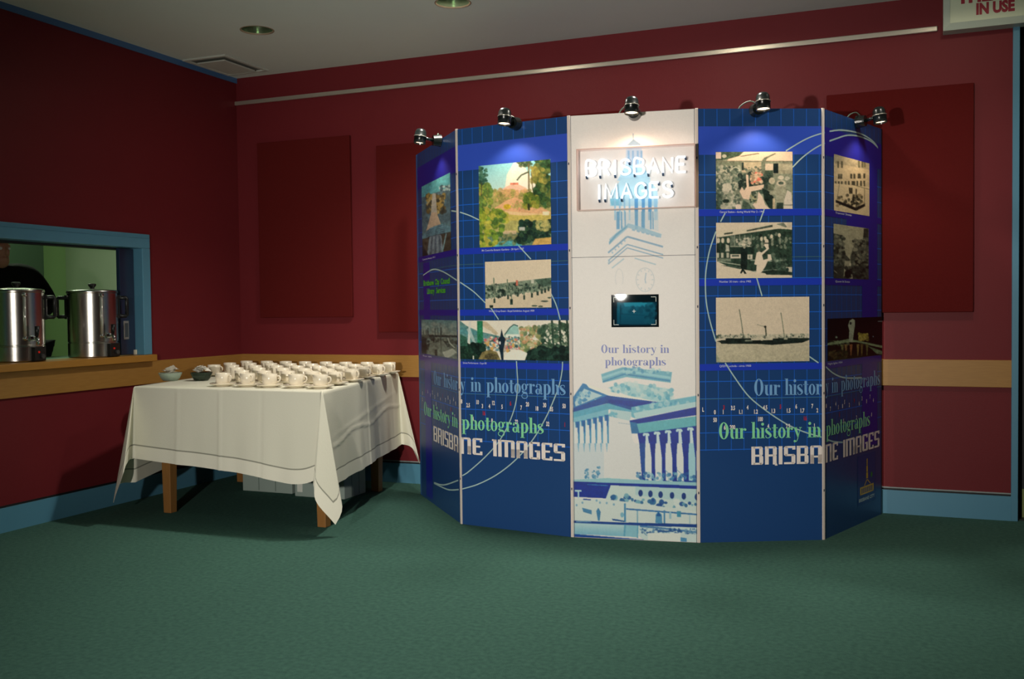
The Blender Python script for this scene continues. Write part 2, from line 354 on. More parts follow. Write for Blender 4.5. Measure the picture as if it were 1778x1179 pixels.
# ------------------------------------------------------------------ sign above the doorway
sg = thing('theatre_sign', 'pale framed box sign reading THEATRE IN USE in red above the doorway', 'sign', (5.25, 0.0, 2.71))
SY = -0.11; sx0, sx1, sz0, sz1 = 4.812, 5.70, 2.706, 2.926
M_SIGNF = mat('sign_frame', (186, 200, 186), 0.4); M_SIGN = mat('sign_face', (206, 218, 190), 0.5)
build('case', MB().box(sx0, sx1, SY + 0.012, 0.0, sz0, sz1), M_SIGNF, sg, bev=0.003)
b = 0.034
for nm, q in (('frame_bottom', [(sx0, sz0), (sx1, sz0), (sx1 - b, sz0 + b), (sx0 + b, sz0 + b)]), ('frame_left', [(sx0, sz0), (sx0 + b, sz0 + b), (sx0 + b, sz1 - b), (sx0, sz1)]),
              ('frame_top', [(sx0, sz1), (sx0 + b, sz1 - b), (sx1 - b, sz1 - b), (sx1, sz1)]), ('frame_right', [(sx1, sz0), (sx1, sz1), (sx1 - b, sz1 - b), (sx1 - b, sz0 + b)])):
    o_ = [SY + 0.012 if (p[0] in (sx0, sx1)) else SY - 0.006 for p in q]
    fr = [(p[0], yy, p[1]) for p, yy in zip(q, o_)]; bk = [(p[0], SY + 0.013, p[1]) for p in q]
    build(nm, MB().add(fr + bk, [(0, 1, 2, 3), (7, 6, 5, 4), (0, 4, 5, 1), (1, 5, 6, 2), (2, 6, 7, 3), (3, 7, 4, 0)]), M_SIGNF, sg)
build('face', MB().box(sx0 + b, sx1 - b, SY, SY + 0.0125, sz0 + b, sz1 - b), M_SIGN, sg)
def flat_text(text, x0, x1, z, h, y, m, name, parent, bold=0.055):
    v, f = font_mesh(text, bold); xs = [p[0] for p in v]; a, c = min(xs), max(xs)
    cap = 0.72
    build(name, MB().add([(x0 + (p[0] - a) / (c - a) * (x1 - x0), y, z + p[1] / cap * h) for p in v], f), m, parent)
M_SRED = mat('sign_red', (150, 24, 44), 0.5)
p0 = on_back(1695, 23, SY); p1 = on_back(1762, 20, SY)
flat_text('IN USE', p0[0], p1[0], (p0[2] + p1[2]) / 2 + 0.001, 0.058, SY - 0.0012, M_SRED, 'lettering', sg)
cx_ = (p0[0] + p1[0]) / 2
flat_text('THEATRE', cx_ - 0.19, cx_ + 0.19, (p0[2] + p1[2]) / 2 + 0.069, 0.050, SY - 0.0012, M_SRED, 'lettering', sg)

# ------------------------------------------------------------------ felt acoustic panels
def acoustic(x0, x1, z0, z1, label):
    o = build('acoustic_panel', MB().box(x0, x1, -0.028, -0.002, z0, z1), M_FELT, None, bev=0.004, origin=((x0 + x1) / 2, 0, z0))
    tag(o, label, 'wall panel', 'felt acoustic panels on the back wall')
acoustic(0.195, 0.978, 1.158, 2.437, 'dark red felt acoustic panel nearest the room corner above the cups')
acoustic(1.190, 1.975, 1.050, 2.346, 'dark red felt acoustic panel half hidden behind the left end of the display, set lower')
acoustic(2.185, 2.97, 1.158, 2.442, 'dark red felt acoustic panel whose top edge peeps above the display')
acoustic(4.190, 4.970, 1.158, 2.424, 'dark red felt acoustic panel at the right end, beyond the display')
# ------------------------------------------------------------------ hot water urns on the hatch counter
def urn(cx, cy, label):
    z0 = HZ0 - 0.003
    t = thing('hot_water_urn', label, 'urn', (cx, cy, z0), 'steel urns on the hatch counter')
    R = 0.148
    def at(az, r, z): return (cx + r * math.cos(math.radians(az)), cy + r * math.sin(math.radians(az)), z0 + z)
    build('body', MB().lathe([(0.0, 0.002), (R - 0.004, 0.002), (R, 0.006), (R, 0.088), (R - 0.004, 0.091), (R - 0.004, 0.095), (R, 0.098), (R, 0.398), (R + 0.004, 0.402), (R + 0.004, 0.408), (R - 0.004, 0.41), (R - 0.01, 0.408)], 64, (cx, cy, z0)), M_STEEL, t, smooth=False)
    autosmooth(t.children[0], 35)
    ld = build('lid', MB().lathe([(R + 0.003, 0.409), (R + 0.002, 0.415), (R - 0.012, 0.419), (0.05, 0.428), (0.0, 0.429)], 64, (cx, cy, z0)), M_STEEL, t, smooth=True)
    build('knob', MB().lathe([(0.0, 0.428), (0.012, 0.428), (0.013, 0.434), (0.024, 0.448), (0.025, 0.456), (0.02, 0.46), (0.0, 0.461)], 20, (cx, cy, z0)), M_BLACK, ld, smooth=True)
    for az in (-128, 52):
        h = MB()
        h.tube([at(az, R - 0.005, 0.37), at(az, R + 0.05, 0.372), at(az, R + 0.056, 0.364), at(az, R + 0.056, 0.262), at(az, R + 0.05, 0.254), at(az, R - 0.005, 0.256)], 0.0115, 8)
        build('handle', h, M_BLACK, t, smooth=True)
        build('handle_plate', MB().tube([at(az, R + 0.001, 0.24), at(az, R + 0.001, 0.388)], 0.014, 8), M_BLACK, t)
    ga = -26
    build('gauge', MB().tube([at(ga, R + 0.012, 0.13), at(ga, R + 0.012, 0.385)], 0.0075, 10), mat('gauge_glass', (225, 225, 215), 0.1, metal=0.6), t, smooth=True)
    for z in (0.135, 0.385): build('gauge_cap', MB().tube([at(ga, R - 0.003, z), at(ga, R + 0.02, z)], 0.012, 10), M_CHROME, t, smooth=True)
    ta = -12
    tp = build('tap', MB().tube([at(ta, R - 0.002, 0.135), at(ta, R + 0.055, 0.135), at(ta, R + 0.066, 0.128), at(ta, R + 0.068, 0.098)], [0.013, 0.012, 0.012, 0.010], 12), M_CHROME, t, smooth=True)
    lv = build('tap_lever', MB().tube([at(ta, R + 0.055, 0.147), at(ta, R + 0.06, 0.172), at(ta, R + 0.062, 0.205)], [0.010, 0.012, 0.014], 10), M_BLACK, tp, smooth=True)
    build('tap_nut', MB().tube([at(ta, R - 0.001, 0.135), at(ta, R + 0.012, 0.135)], 0.02, 6), M_CHROME, tp)
    ca = 2
    d = np.array([math.cos(math.radians(ca)), math.sin(math.radians(ca)), 0]); s = np.array([-d[1], d[0], 0])
    o = np.array([cx, cy, z0]) + d * (R - 0.006) - s * 0.042
    cbx = build('control_box', MB().obox(o + np.array([0, 0, 0.004]), s * 0.084, d * 0.03, np.array([0, 0, 0.082])), M_BLACK, t, bev=0.004)
    build('indicator', MB().tube([tuple(o + s * 0.03 + d * 0.029 + np.array([0, 0, 0.055])), tuple(o + s * 0.03 + d * 0.034 + np.array([0, 0, 0.055]))], 0.006, 10), mat('red_indicator', (190, 30, 24), 0.3, emit=(255, 40, 20), estr=0.15), cbx)
    build('dial', MB().tube([tuple(o + s * 0.055 + d * 0.029 + np.array([0, 0, 0.03])), tuple(o + s * 0.055 + d * 0.04 + np.array([0, 0, 0.03]))], 0.013, 14), mat('dial_grey', (60, 62, 62), 0.4), cbx)
    for az in (-160, -100, -40, 20, 80, 140): build('foot', MB().tube([at(az, R - 0.03, 0.0), at(az, R - 0.03, 0.004)], 0.01, 8), M_BLACK, t)
    return t
urn(-0.122, -1.318, 'stainless steel urn with black knob, right of the two in the serving hatch')
p = on_floor(31, 626.5, HZ0)
urn(p[0], p[1], 'stainless steel urn in front of the person, left of the two in the serving hatch')

# ------------------------------------------------------------------ person behind the counter
def skin_mesh(pts, edges, radii):
    me = bpy.data.meshes.new('sk'); me.from_pydata(pts, edges, []); o = bpy.data.objects.new('sk', me); col.objects.link(o)
    o.modifiers.new('skin', 'SKIN')
    for i, r in enumerate(radii): me.skin_vertices[0].data[i].radius = (r, r) if not isinstance(r, tuple) else r
    me.skin_vertices[0].data[0].use_root = True
    sb = o.modifiers.new('s', 'SUBSURF'); sb.levels = 2; sb.render_levels = 2
    dg = bpy.context.evaluated_depsgraph_get(); dg.update(); ev = bpy.data.meshes.new_from_object(o.evaluated_get(dg))
    v = [tuple(p.co) for p in ev.vertices]; f = [tuple(p.vertices) for p in ev.polygons]
    bpy.data.objects.remove(o); bpy.data.meshes.remove(me); bpy.data.meshes.remove(ev)
    return v, f
def ellipsoid(c, r, nu=20, nv=14):
    prof = [(math.sin(PI * k / nv), -math.cos(PI * k / nv)) for k in range(nv + 1)]
    m = MB().lathe([(max(a, 0.001), b) for a, b in prof], nu)
    m.v = [(c[0] + x * r[0], c[1] + y * r[1], c[2] + z * r[2]) for x, y, z in m.v]
    return m.v, m.f
PX, PY = -0.70, -1.50
person = thing('person', 'person in a black jacket behind the hatch, half hidden by the left urn', 'person', (PX, PY, 0))
def P(x, y, z): return (PX + x, PY + y, z)          # x: towards the hall, y: towards the back wall
torso = [P(0, 0.13, 0.93), P(0, 0.11, 1.10), P(0, 0.05, 1.27), P(-0.01, 0, 1.42), P(0.0, -0.02, 1.485), P(0.015, -0.035, 1.53)]
Lsh, Lel, Lwr = P(-0.01, 0.245, 1.455), P(0.06, 0.345, 1.262), P(0.10, 0.05, 1.12)
Rsh, Rel, Rwr = P(-0.01, -0.22, 1.43), P(-0.02, -0.29, 1.16), P(0.20, -0.22, 1.07)
Lhip, Lkn, Lan, Lto = P(0, 0.22, 0.90), P(0.02, 0.23, 0.50), P(-0.01, 0.24, 0.09), P(0.15, 0.26, 0.04)
Rhip, Rkn, Ran, Rto = P(0, 0.04, 0.90), P(0.02, 0.02, 0.50), P(-0.01, 0.0, 0.09), P(0.15, -0.02, 0.04)
pts = torso + [Lsh, Lel, Lwr, Rsh, Rel, Rwr, Lhip, Lkn, Lan, Lto, Rhip, Rkn, Ran, Rto]
edg = [(0, 1), (1, 2), (2, 3), (3, 4), (4, 5), (3, 6), (6, 7), (7, 8), (3, 9), (9, 10), (10, 11), (0, 12), (12, 13), (13, 14), (14, 15), (0, 16), (16, 17), (17, 18), (18, 19)]
rad = [(0.12, 0.15), (0.105, 0.14), (0.11, 0.16), (0.09, 0.13), 0.06, 0.055, 0.06, 0.042, 0.028, 0.06, 0.042, 0.028, 0.085, 0.055, 0.04, 0.035, 0.085, 0.055, 0.04, 0.035]
body = MB(); body.add(*skin_mesh(pts, edg, rad))
HC = P(0.035, -0.055, 1.605)
body.add(*ellipsoid(HC, (0.088, 0.074, 0.112)))
body.add(*ellipsoid((HC[0] + 0.045, HC[1], HC[2] - 0.062), (0.045, 0.05, 0.05), 14, 10))      # jaw
body.add(*ellipsoid((HC[0] + 0.094, HC[1], HC[2] - 0.012), (0.02, 0.013, 0.026), 10, 8))       # nose
for s in (-1, 1):
    body.add(*ellipsoid((HC[0] - 0.005, HC[1] + s * 0.076, HC[2] - 0.005), (0.018, 0.009, 0.03), 10, 8))   # ears
    body.add(*ellipsoid((HC[0] + 0.062, HC[1] + s * 0.03, HC[2] + 0.03), (0.02, 0.024, 0.009), 10, 6))      # brows
body.add(*ellipsoid((HC[0] + 0.087, HC[1], HC[2] - 0.05), (0.012, 0.024, 0.006), 10, 6))       # lips
def hand(w, d, side):
    d = Vector(d).normalized(); s = Vector((0, 0, 1)).cross(d).normalized() * side; n = Vector((0, 0, -1))
    w = Vector(w); k = w + d * 0.085
    body.add(*ellipsoid(tuple(w + d * 0.045), (0.045, 0.036, 0.018), 12, 8))
    for i, L in enumerate((0.070, 0.080, 0.075, 0.058)):
        b0 = k - d * 0.02 + s * (0.027 - 0.018 * i)
        body.tube([b0, b0 + d * L * 0.5 + n * 0.004, b0 + d * L * 0.85 + n * 0.02, b0 + d * L + n * 0.036], [0.0095, 0.009, 0.0085, 0.007], 8)
    t0 = w + d * 0.03 + s * 0.03
    body.tube([t0, t0 + d * 0.025 + s * 0.025, t0 + d * 0.055 + s * 0.032 + n * 0.012], [0.011, 0.0105, 0.008], 8)
hand(Lwr, (0.3, -0.95, -0.1), -1); hand(Rwr, (0.9, 0.3, -0.1), 1)
M_SKIN = mat('skin', (172, 122, 96), 0.5)
bo = build('body', body, M_SKIN, person)
rm = bo.modifiers.new('remesh', 'REMESH'); rm.mode = 'VOXEL'; rm.voxel_size = 0.0065; rm.use_smooth_shade = True
sm = bo.modifiers.new('smooth', 'SMOOTH'); sm.factor = 0.5; sm.iterations = 2
jk = MB()
jpts = [P(0, 0.14, 0.86), P(0, 0.12, 1.10), P(0, 0.05, 1.27), P(-0.01, 0, 1.42), P(0.0, -0.02, 1.475), Lsh, Lel, Vector(Lel).lerp(Vector(Lwr), 0.9), Rsh, Rel, Vector(Rel).lerp(Vector(Rwr), 0.9)]
jk.add(*skin_mesh([tuple(q) for q in jpts], [(0, 1), (1, 2), (2, 3), (3, 4), (3, 5), (5, 6), (6, 7), (3, 8), (8, 9), (9, 10)], [(0.16, 0.215), (0.14, 0.20), (0.135, 0.20), (0.11, 0.155), 0.078, 0.082, 0.062, 0.046, 0.08, 0.062, 0.046]))
M_JACKET = mat('black_cloth', (10, 10, 11), 0.9, spec=0.15)
jo = build('jacket', jk, M_JACKET, person)
rm = jo.modifiers.new('remesh', 'REMESH'); rm.mode = 'VOXEL'; rm.voxel_size = 0.012; rm.use_smooth_shade = True
tr = MB(); tr.add(*skin_mesh([P(0, 0.13, 0.93), Lhip, Lkn, Vector(Lan) + Vector((0, 0, 0.02)), Rhip, Rkn, Vector(Ran) + Vector((0, 0, 0.02))], [(0, 1), (1, 2), (2, 3), (0, 4), (4, 5), (5, 6)], [(0.13, 0.16), 0.105, 0.075, 0.06, 0.105, 0.075, 0.06]))
to = build('trousers', tr, mat('dark_trousers', (20, 20, 24), 0.9), person)
rm = to.modifiers.new('remesh', 'REMESH'); rm.mode = 'VOXEL'; rm.voxel_size = 0.012; rm.use_smooth_shade = True
for s in (-1, 1):
    sh = MB(); sh.add(*ellipsoid(P(0.07, 0.12 + 0.128 * s, 0.05), (0.14, 0.055, 0.05), 16, 10)); build('shoe', sh, M_BLACK, person, smooth=True)
hr = MB(); hr.add(*ellipsoid((HC[0] - 0.018, HC[1], HC[2] + 0.03), (0.094, 0.086, 0.102), 24, 16)); hr.add(*ellipsoid((HC[0] - 0.05, HC[1], HC[2] - 0.04), (0.05, 0.074, 0.075), 18, 12))
ho = build('hair', hr, mat('dark_hair', (14, 11, 10), 0.7), person)
rm = ho.modifiers.new('remesh', 'REMESH'); rm.mode = 'VOXEL'; rm.voxel_size = 0.009; rm.use_smooth_shade = True
for s in (-1, 1):
    e_ = MB(); e_.add(*ellipsoid((HC[0] + 0.074, HC[1] + s * 0.03, HC[2] + 0.012), (0.012, 0.013, 0.011), 12, 8)); build('eye', e_, mat('eye_white', (220, 215, 210), 0.2), person, smooth=True)

# ------------------------------------------------------------------ table, cloth
ZT = 0.775
FL, FR_, BR, BL = np.array([0.434, -1.567]), np.array([1.735, -1.590]), np.array([1.366, -0.085]), np.array([0.115, -0.10])
tb = thing('table', 'timber table on tapered oak legs under the white cloth', 'table', (1.0, -0.85, 0))
def inset(p, k=0.035):
    c = (FL + FR_ + BR + BL) / 4; d = c - p; return p + d / np.linalg.norm(d) * k
tp4 = [inset(q, 0.004) for q in (FL, FR_, BR, BL)]
build('tabletop', MB().add([(*q, ZT - 0.032) for q in tp4] + [(*q, ZT - 0.003) for q in tp4], [(0, 3, 2, 1), (4, 5, 6, 7), (0, 1, 5, 4), (1, 2, 6, 5), (2, 3, 7, 6), (3, 0, 4, 7)]), M_OAK, tb)
LEGS = [(0.505, -1.372), (1.612, -1.402), (1.346, -0.352), (0.24, -0.33)]
for x, y in LEGS:
    l = MB(); a, b2 = 0.038, 0.027
    l.add([(x - b2, y - b2, 0), (x + b2, y - b2, 0), (x + b2, y + b2, 0), (x - b2, y + b2, 0), (x - a, y - a, ZT - 0.033), (x + a, y - a, ZT - 0.033), (x + a, y + a, ZT - 0.033), (x - a, y + a, ZT - 0.033)],
          [(0, 3, 2, 1), (4, 5, 6, 7), (0, 1, 5, 4), (1, 2, 6, 5), (2, 3, 7, 6), (3, 0, 4, 7)])
    build('leg', l, M_OAK, tb, bev=0.003)
for i in range(4):
    p0, p1 = np.array(LEGS[i]), np.array(LEGS[(i + 1) % 4]); d = (p1 - p0) / np.linalg.norm(p1 - p0); nrm = np.array([d[1], -d[0]]) * 0.011
    o = np.array([*(p0 + d * 0.038 - nrm), ZT - 0.113])
    build('apron', MB().obox(o, np.array([*(d * (np.linalg.norm(p1 - p0) - 0.076)), 0]), np.array([*(2 * nrm), 0]), np.array([0, 0, 0.08])), M_OAK, tb)

rng = random.Random(5)
CORN = [FL, FR_, BR, BL]                       # counter-clockwise: front, right, back, left sides
OVER = [lambda t: 0.425 + 0.075 * t + 0.022 * math.exp(-((t - 0.83) / 0.13) ** 2) - 0.03 * math.exp(-((t - 1.0) / 0.06) ** 2), lambda t: 0.535 - 0.035 * t, lambda t: 0.42, lambda t: 0.44 + 0.13 * t]
def side_n(i):
    d = CORN[(i + 1) % 4] - CORN[i]; d = d / np.linalg.norm(d); return np.array([d[1], -d[0]])
K = 44; NS = [110, 110, 50, 50]; NT = 26
cols = []          # each column: list of (pos, hemdist)
EAR = {1: (0.11, 0.145, 0.0), 2: (0.15, 0.10, -0.15), 3: (0.03, 0.01, 0.0), 0: (0.20, 0.22, 0.26)}    # corner after side i-1, at CORN[i]
def wav(i, t, f): return math.sin(t * 9.1 * f + i * 1.7) * 0.55 + math.sin(t * 23.0 * f + i * 0.6) * 0.3 + math.sin(t * 41 * f + 2.1 * i) * 0.15
for i in range(4):
    A, B = CORN[i], CORN[(i + 1) % 4]; n = side_n(i); tight = i in (2, 3)
    for s in range(NS[i] + 1):
        t = s / NS[i]; h = OVER[i](t); c = []
        base = A + (B - A) * t
        for k in range(K + 1):
            d = h * k / K
            amp = (0.012 if not tight else 0.004) * (d / h) ** 1.2 * min(1, 6 * t, 6 * (1 - t))
            off = 0.006 * min(1, d / 0.012) + (0.035 if not tight else 0.01) * d + amp * wav(i, t * np.linalg.norm(B - A), 1.0)
            if i == 0:
                for tc, a in ((0.25, 0.006), (0.48, 0.006), (0.70, -0.003)): off += a * math.exp(-((t - tc) / 0.006) ** 2) * min(1, d / 0.04)
            if i == 1:
                off += 0.007 * math.exp(-((t - 0.52) / 0.008) ** 2) * min(1, d / 0.04)
                off += 0.0045 * math.exp(-((d - 0.26 + 0.10 * (t - 0.5) - 0.018 * math.sin(t * 14)) / 0.008) ** 2) * (1 if 0.08 < t < 0.98 else 0.3)
                off += 0.003 * math.exp(-((d - 0.20 + 0.16 * (t - 0.5)) / 0.009) ** 2) * max(0, math.sin(t * PI))
            p = base + n * off
            c.append(((p[0], p[1], ZT - max(0, d - 0.004)), h - d))
        cols.append(c)
    j = (i + 1) % 4; ha, hb = OVER[i](1.0), OVER[j](0.0); na, nb = side_n(i), side_n(j)
    dg_ = na + nb; dg_ = dg_ / np.linalg.norm(dg_); tg = np.array([-dg_[1], dg_[0]]); ear, swirl, lean = EAR[j]
    for s in range(1, NT):
        th = s / NT; a = th * PI / 2; rm_ = 1 / max(math.cos(a) / ha, math.sin(a) / hb); c = []
        for k in range(K + 1):
            r = rm_ * k / K
            nn = na * (1 - th) + nb * th
            w = math.sin(PI * th)
            o2 = nn * (0.006 * min(1, r / 0.012) + 0.035 * r * (1 - w)) + dg_ * ear * r * w ** (0.5 if j == 0 else 0.8) + tg * (-swirl * r * math.sin(2 * PI * th) + lean * r * w - 0.02 * r * math.sin(6 * PI * th))
            p = CORN[j] + o2
            z = ZT - max(0, math.sqrt(max(0, r * r - ((ear * r * w) ** 2 + (lean * r * w) ** 2) * 0.8)) - 0.004)
            c.append(((p[0], p[1], max(z, 0.012)), min(ha - r * math.cos(a), hb - r * math.sin(a))))
        cols.append(c)
cv, hem, cf = [], [], []
for c in cols:
    for p, hd in c: cv.append(p); hem.append(hd)
NC = len(cols)
for i in range(NC):
    j = (i + 1) % NC
    for k in range(K): cf.append((i * (K + 1) + k, i * (K + 1) + k + 1, j * (K + 1) + k + 1, j * (K + 1) + k))
# top sheet: rings towards the centre
cen = (FL + FR_ + BR + BL) / 4; nb0 = len(cv)
for q in (0.93, 0.55, 0.2):
    for c in cols:
        p = np.array(c[0][0][:2]); w = cen + (p - cen) * q; cv.append((w[0], w[1], ZT)); hem.append(0.5)
for i in range(NC):
    j = (i + 1) % NC
    cf.append((i * (K + 1), j * (K + 1), nb0 + j, nb0 + i))
    for q in range(2): cf.append((nb0 + q * NC + i, nb0 + q * NC + j, nb0 + (q + 1) * NC + j, nb0 + (q + 1) * NC + i))
cf.append(tuple(nb0 + 2 * NC + i for i in range(NC)))
M_CLOTH = mat('white_linen', (228, 226, 208), 0.85, spec=0.2)
nt = M_CLOTH.node_tree; pb = nt.nodes['Principled BSDF']
at_ = nt.nodes.new('ShaderNodeAttribute'); at_.attribute_name = 'hem'
rp = nt.nodes.new('ShaderNodeValToRGB'); rp.color_ramp.interpolation = 'LINEAR'
els = rp.color_ramp.elements; els[0].position = 0.0; els[0].color = lin(238, 235, 218); els[1].position = 1.0; els[1].color = lin(228, 226, 208)
for pos, cc in ((0.150, (238, 235, 218)), (0.156, (150, 150, 136)), (0.164, (150, 150, 136)), (0.170, (228, 226, 208))):
    e = els.new(pos); e.color = lin(*cc)
ml = nt.nodes.new('ShaderNodeMath'); ml.operation = 'MULTIPLY'; ml.inputs[1].default_value = 2.0
nt.links.new(at_.outputs['Fac'], ml.inputs[0]); nt.links.new(ml.outputs[0], rp.inputs['Fac']); nt.links.new(rp.outputs[0], pb.inputs['Base Color'])
tc = nt.nodes.new('ShaderNodeTexCoord'); wv = nt.nodes.new('ShaderNodeTexNoise'); wv.inputs['Scale'].default_value = 160
nt.links.new(tc.outputs['Object'], wv.inputs['Vector']); bp = nt.nodes.new('ShaderNodeBump'); bp.inputs['Strength'].default_value = 0.25; bp.inputs['Distance'].default_value = 0.003
nt.links.new(wv.outputs['Fac'], bp.inputs['Height']); nt.links.new(bp.outputs['Normal'], pb.inputs['Normal'])
cl = build('tablecloth', MB().add(cv, cf), M_CLOTH, None, smooth=True, origin=(1.0, -0.85, ZT))
hat = cl.data.attributes.new('hem', 'FLOAT', 'POINT'); hat.data.foreach_set('value', hem)
tag(cl, 'white linen tablecloth with hemmed corners hanging almost to the floor', 'tablecloth')

# cartons under the table
M_CART = mat('grey_carton', (150, 166, 158), 0.85, var=0.04, nscale=10)
def carton(x0, x1, y0, y1, h, label, ribs, side_ribs, sticker=None):
    t = thing('carton', label, 'box', ((x0 + x1) / 2, (y0 + y1) / 2, 0), 'cartons under the table')
    build('body', MB().box(x0, x1, y0, y1, 0, h), M_CART, t, bev=0.004)
    M_RIB = mat('carton_groove', (112, 128, 120), 0.9)
    for r in ribs: build('groove', MB().box(x0 + r - 0.003, x0 + r + 0.003, y0 - 0.0015, y0 + 0.004, 0.01, h - 0.006), M_RIB, t)
    for r in side_ribs: build('groove', MB().box(x1 - 0.004, x1 + 0.0015, y0 + r - 0.003, y0 + r + 0.003, 0.01, h - 0.006), M_RIB, t)
    ym = (y0 + y1) / 2
    for a, b3 in ((y0 + 0.003, ym - 0.003), (ym + 0.003, y1 - 0.003)): build('flap', MB().box(x0 + 0.003, x1 - 0.003, a, b3, h, h + 0.004), M_CART, t)
    build('tape', MB().box(x0 + 0.0, x1, ym - 0.025, ym + 0.025, h + 0.004, h + 0.005), mat('packing_tape', (170, 150, 110), 0.3), t)
    if sticker: build('sticker', MB().box(sticker[0], sticker[1], y0 - 0.002, y0, sticker[2], sticker[3]), mat('sticker_white', (220, 224, 214), 0.6), t)
carton(0.47, 0.865, -0.628, -0.26, 0.24, 'pale grey carton under the table, the left one with three plain panels', [0.132, 0.265], [0.18])
carton(0.925, 1.300, -0.684, -0.42, 0.24, 'pale grey carton with a small white sticker under the right of the table', [0.30], [0.09, 0.18], (0.945, 0.985, 0.03, 0.085))

# ------------------------------------------------------------------ cups and saucers
N = 28
cup0 = thing('teacup', '', 'cup', (0, 0, 0), 'white cups set out on the table')
build('bowl', MB().lathe([(0.0, 0.004), (0.020, 0.004), (0.021, 0.0), (0.025, 0.0), (0.026, 0.004), (0.037, 0.008), (0.0415, 0.016), (0.0425, 0.040), (0.043, 0.069), (0.0415, 0.0695), (0.0405, 0.067), (0.040, 0.040), (0.039, 0.018), (0.034, 0.011), (0.0, 0.009)], N), M_CHINA, cup0, smooth=True)
build('handle', MB().tube([(0.041, 0, 0.056), (0.051, 0, 0.057), (0.059, 0, 0.051), (0.061, 0, 0.041), (0.058, 0, 0.031), (0.050, 0, 0.025), (0.040, 0, 0.023)], [0.005, 0.0048, 0.0045, 0.0045, 0.0045, 0.0048, 0.005], 8), M_CHINA, cup0, smooth=True)
sauc0 = build('saucer', MB().lathe([(0.0, 0.004), (0.030, 0.004), (0.032, 0.0), (0.040, 0.0), (0.042, 0.004), (0.060, 0.009), (0.074, 0.0150), (0.0755, 0.0175), (0.0745, 0.0195), (0.072, 0.0190), (0.058, 0.0125), (0.040, 0.0085), (0.030, 0.0072), (0.0, 0.007)], 36), M_CHINA, None, smooth=True)
tag(sauc0, '', 'saucer', 'white saucers set out on the table')
ORD = ['first', 'second', 'third', 'fourth', 'fifth', 'sixth', 'seventh', 'eighth']
ROWN = ['front row', 'second row', 'third row', 'fourth row', 'fifth row', 'back row against the wall']
COUNT = [5, 5, 6, 8, 8, 8]
first = True
for r in range(6):
    f = r / 5
    ex, ey = 1.612 + (1.375 - 1.612) * f, -1.418 + (-0.225 + 1.418) * f
    sp_ = 0.1655 if r else 0.1645
    for c in range(COUNT[r]):
        x, y = ex - sp_ * c + rng.uniform(-0.006, 0.006), ey + rng.uniform(-0.008, 0.008)
        who = ORD[c] + ' from the right in the ' + ROWN[r]
        lab = 'white china teacup, ' + who + ' of cups'; slab = 'white china saucer, ' + who + ' of saucers'
        rz = math.radians(-5 + rng.uniform(-28, 28))
        if first:
            cup0.location = (x, y, ZT + 0.0075); cup0.rotation_euler = (0, 0, rz); cup0['label'] = lab
            sauc0.location = (x, y, ZT); sauc0['label'] = slab; first = False
        else:
            dup(cup0, (x, y, ZT + 0.0075), rz, lab)
            o = sauc0.copy(); col.objects.link(o); o.location = (x, y, ZT); o['label'] = slab

# ------------------------------------------------------------------ two bowls of sachets
def sachet_mesh(name, w, l, m):
    b3 = MB(); nx, ny = 4, 6
    v = []
    for side in (1, -1):
        for i in range(nx + 1):
            for j in range(ny + 1):
                x, y = (i / nx - 0.5) * w, (j / ny - 0.5) * l
                h = 0.005 * math.sin(PI * i / nx) * math.sin(PI * j / ny) + 0.0004
                v.append((x, y, side * h + 0.002 * math.sin(7 * i + 3 * j)))
    n1 = (nx + 1) * (ny + 1); f = []
    for s in range(2):
        for i in range(nx):
            for j in range(ny):
                a = s * n1 + i * (ny + 1) + j; q = (a, a + ny + 1, a + ny + 2, a + 1); f.append(q if s == 0 else q[::-1])
    b3.add(v, f); return b3
def bowl(px, pv, R, H, m, label, nm):
    c = on_floor(px, pv, ZT); x, y = c[0], c[1]
    o = build(nm, MB().lathe([(0.0, 0.004), (R * 0.5, 0.004), (R * 0.52, 0.0), (R * 0.6, 0.001), (R * 0.8, H * 0.35), (R, H), (R - 0.004, H + 0.001), (R * 0.76, H * 0.38), (R * 0.55, 0.009), (0.0, 0.008)], 32, (x, y, ZT)), m, None, smooth=True, origin=(x, y, ZT))
    tag(o, label, 'bowl'); return x, y
def fill(x, y, R, H, n, mats, label, grp, nm, seed, top):
    r_ = random.Random(seed); protos = []
    for m in mats: protos.append(sachet_mesh('s', 0.038, 0.058, m))
    base = []
    for k in range(n):
        m = mats[k % len(mats)]; lay = k / n
        rr = (R * (0.62 if top > 0.01 else 0.36) * math.sqrt(r_.random())) * (1.0 if lay < 0.6 else 0.75); a = r_.uniform(0, 2 * PI)
        z = ZT + (0.02 if top > 0.01 else 0.014) + (H * 0.55 + top) * lay
        if k < len(mats):
            o = build(nm, protos[k], m, None, smooth=True, origin=(0, 0, 0)); base.append(o)
        else:
            o = base[k % len(mats)].copy(); col.objects.link(o)
        o.location = (x + rr * math.cos(a), y + rr * math.sin(a), z + 0.004)
        o.rotation_euler = tuple(r_.uniform(-q_, q_) for q_ in ((0.4, 0.4) if top > 0.01 else (0.14, 0.14))) + (r_.uniform(0, 6.28),)
        tag(o, label, 'sachet', grp)
M_GB = clear_mat('pale_green_glass', (205, 225, 205), milk=0.45, milk_rgb=(206, 224, 204))
M_GB2 = clear_mat('smoky_glass', (196, 206, 188), milk=0.18, milk_rgb=(110, 128, 108))
M_SACW = mat('white_sachet_paper', (236, 232, 220), 0.7); M_SACB = mat('brown_sachet_paper', (74, 52, 40), 0.6); M_SACD = mat('dark_sachet_paper', (30, 26, 24), 0.6)
bx, by = bowl(296, 661, 0.073, 0.05, M_GB, 'pale green glass bowl of white sachets at the left of the table', 'glass_bowl')
fill(bx, by, 0.073, 0.05, 14, [M_SACW], 'white paper sachet heaped in the pale green bowl at the left', 'white sachets in the left bowl', 'sugar_sachet', 3, 0.036)
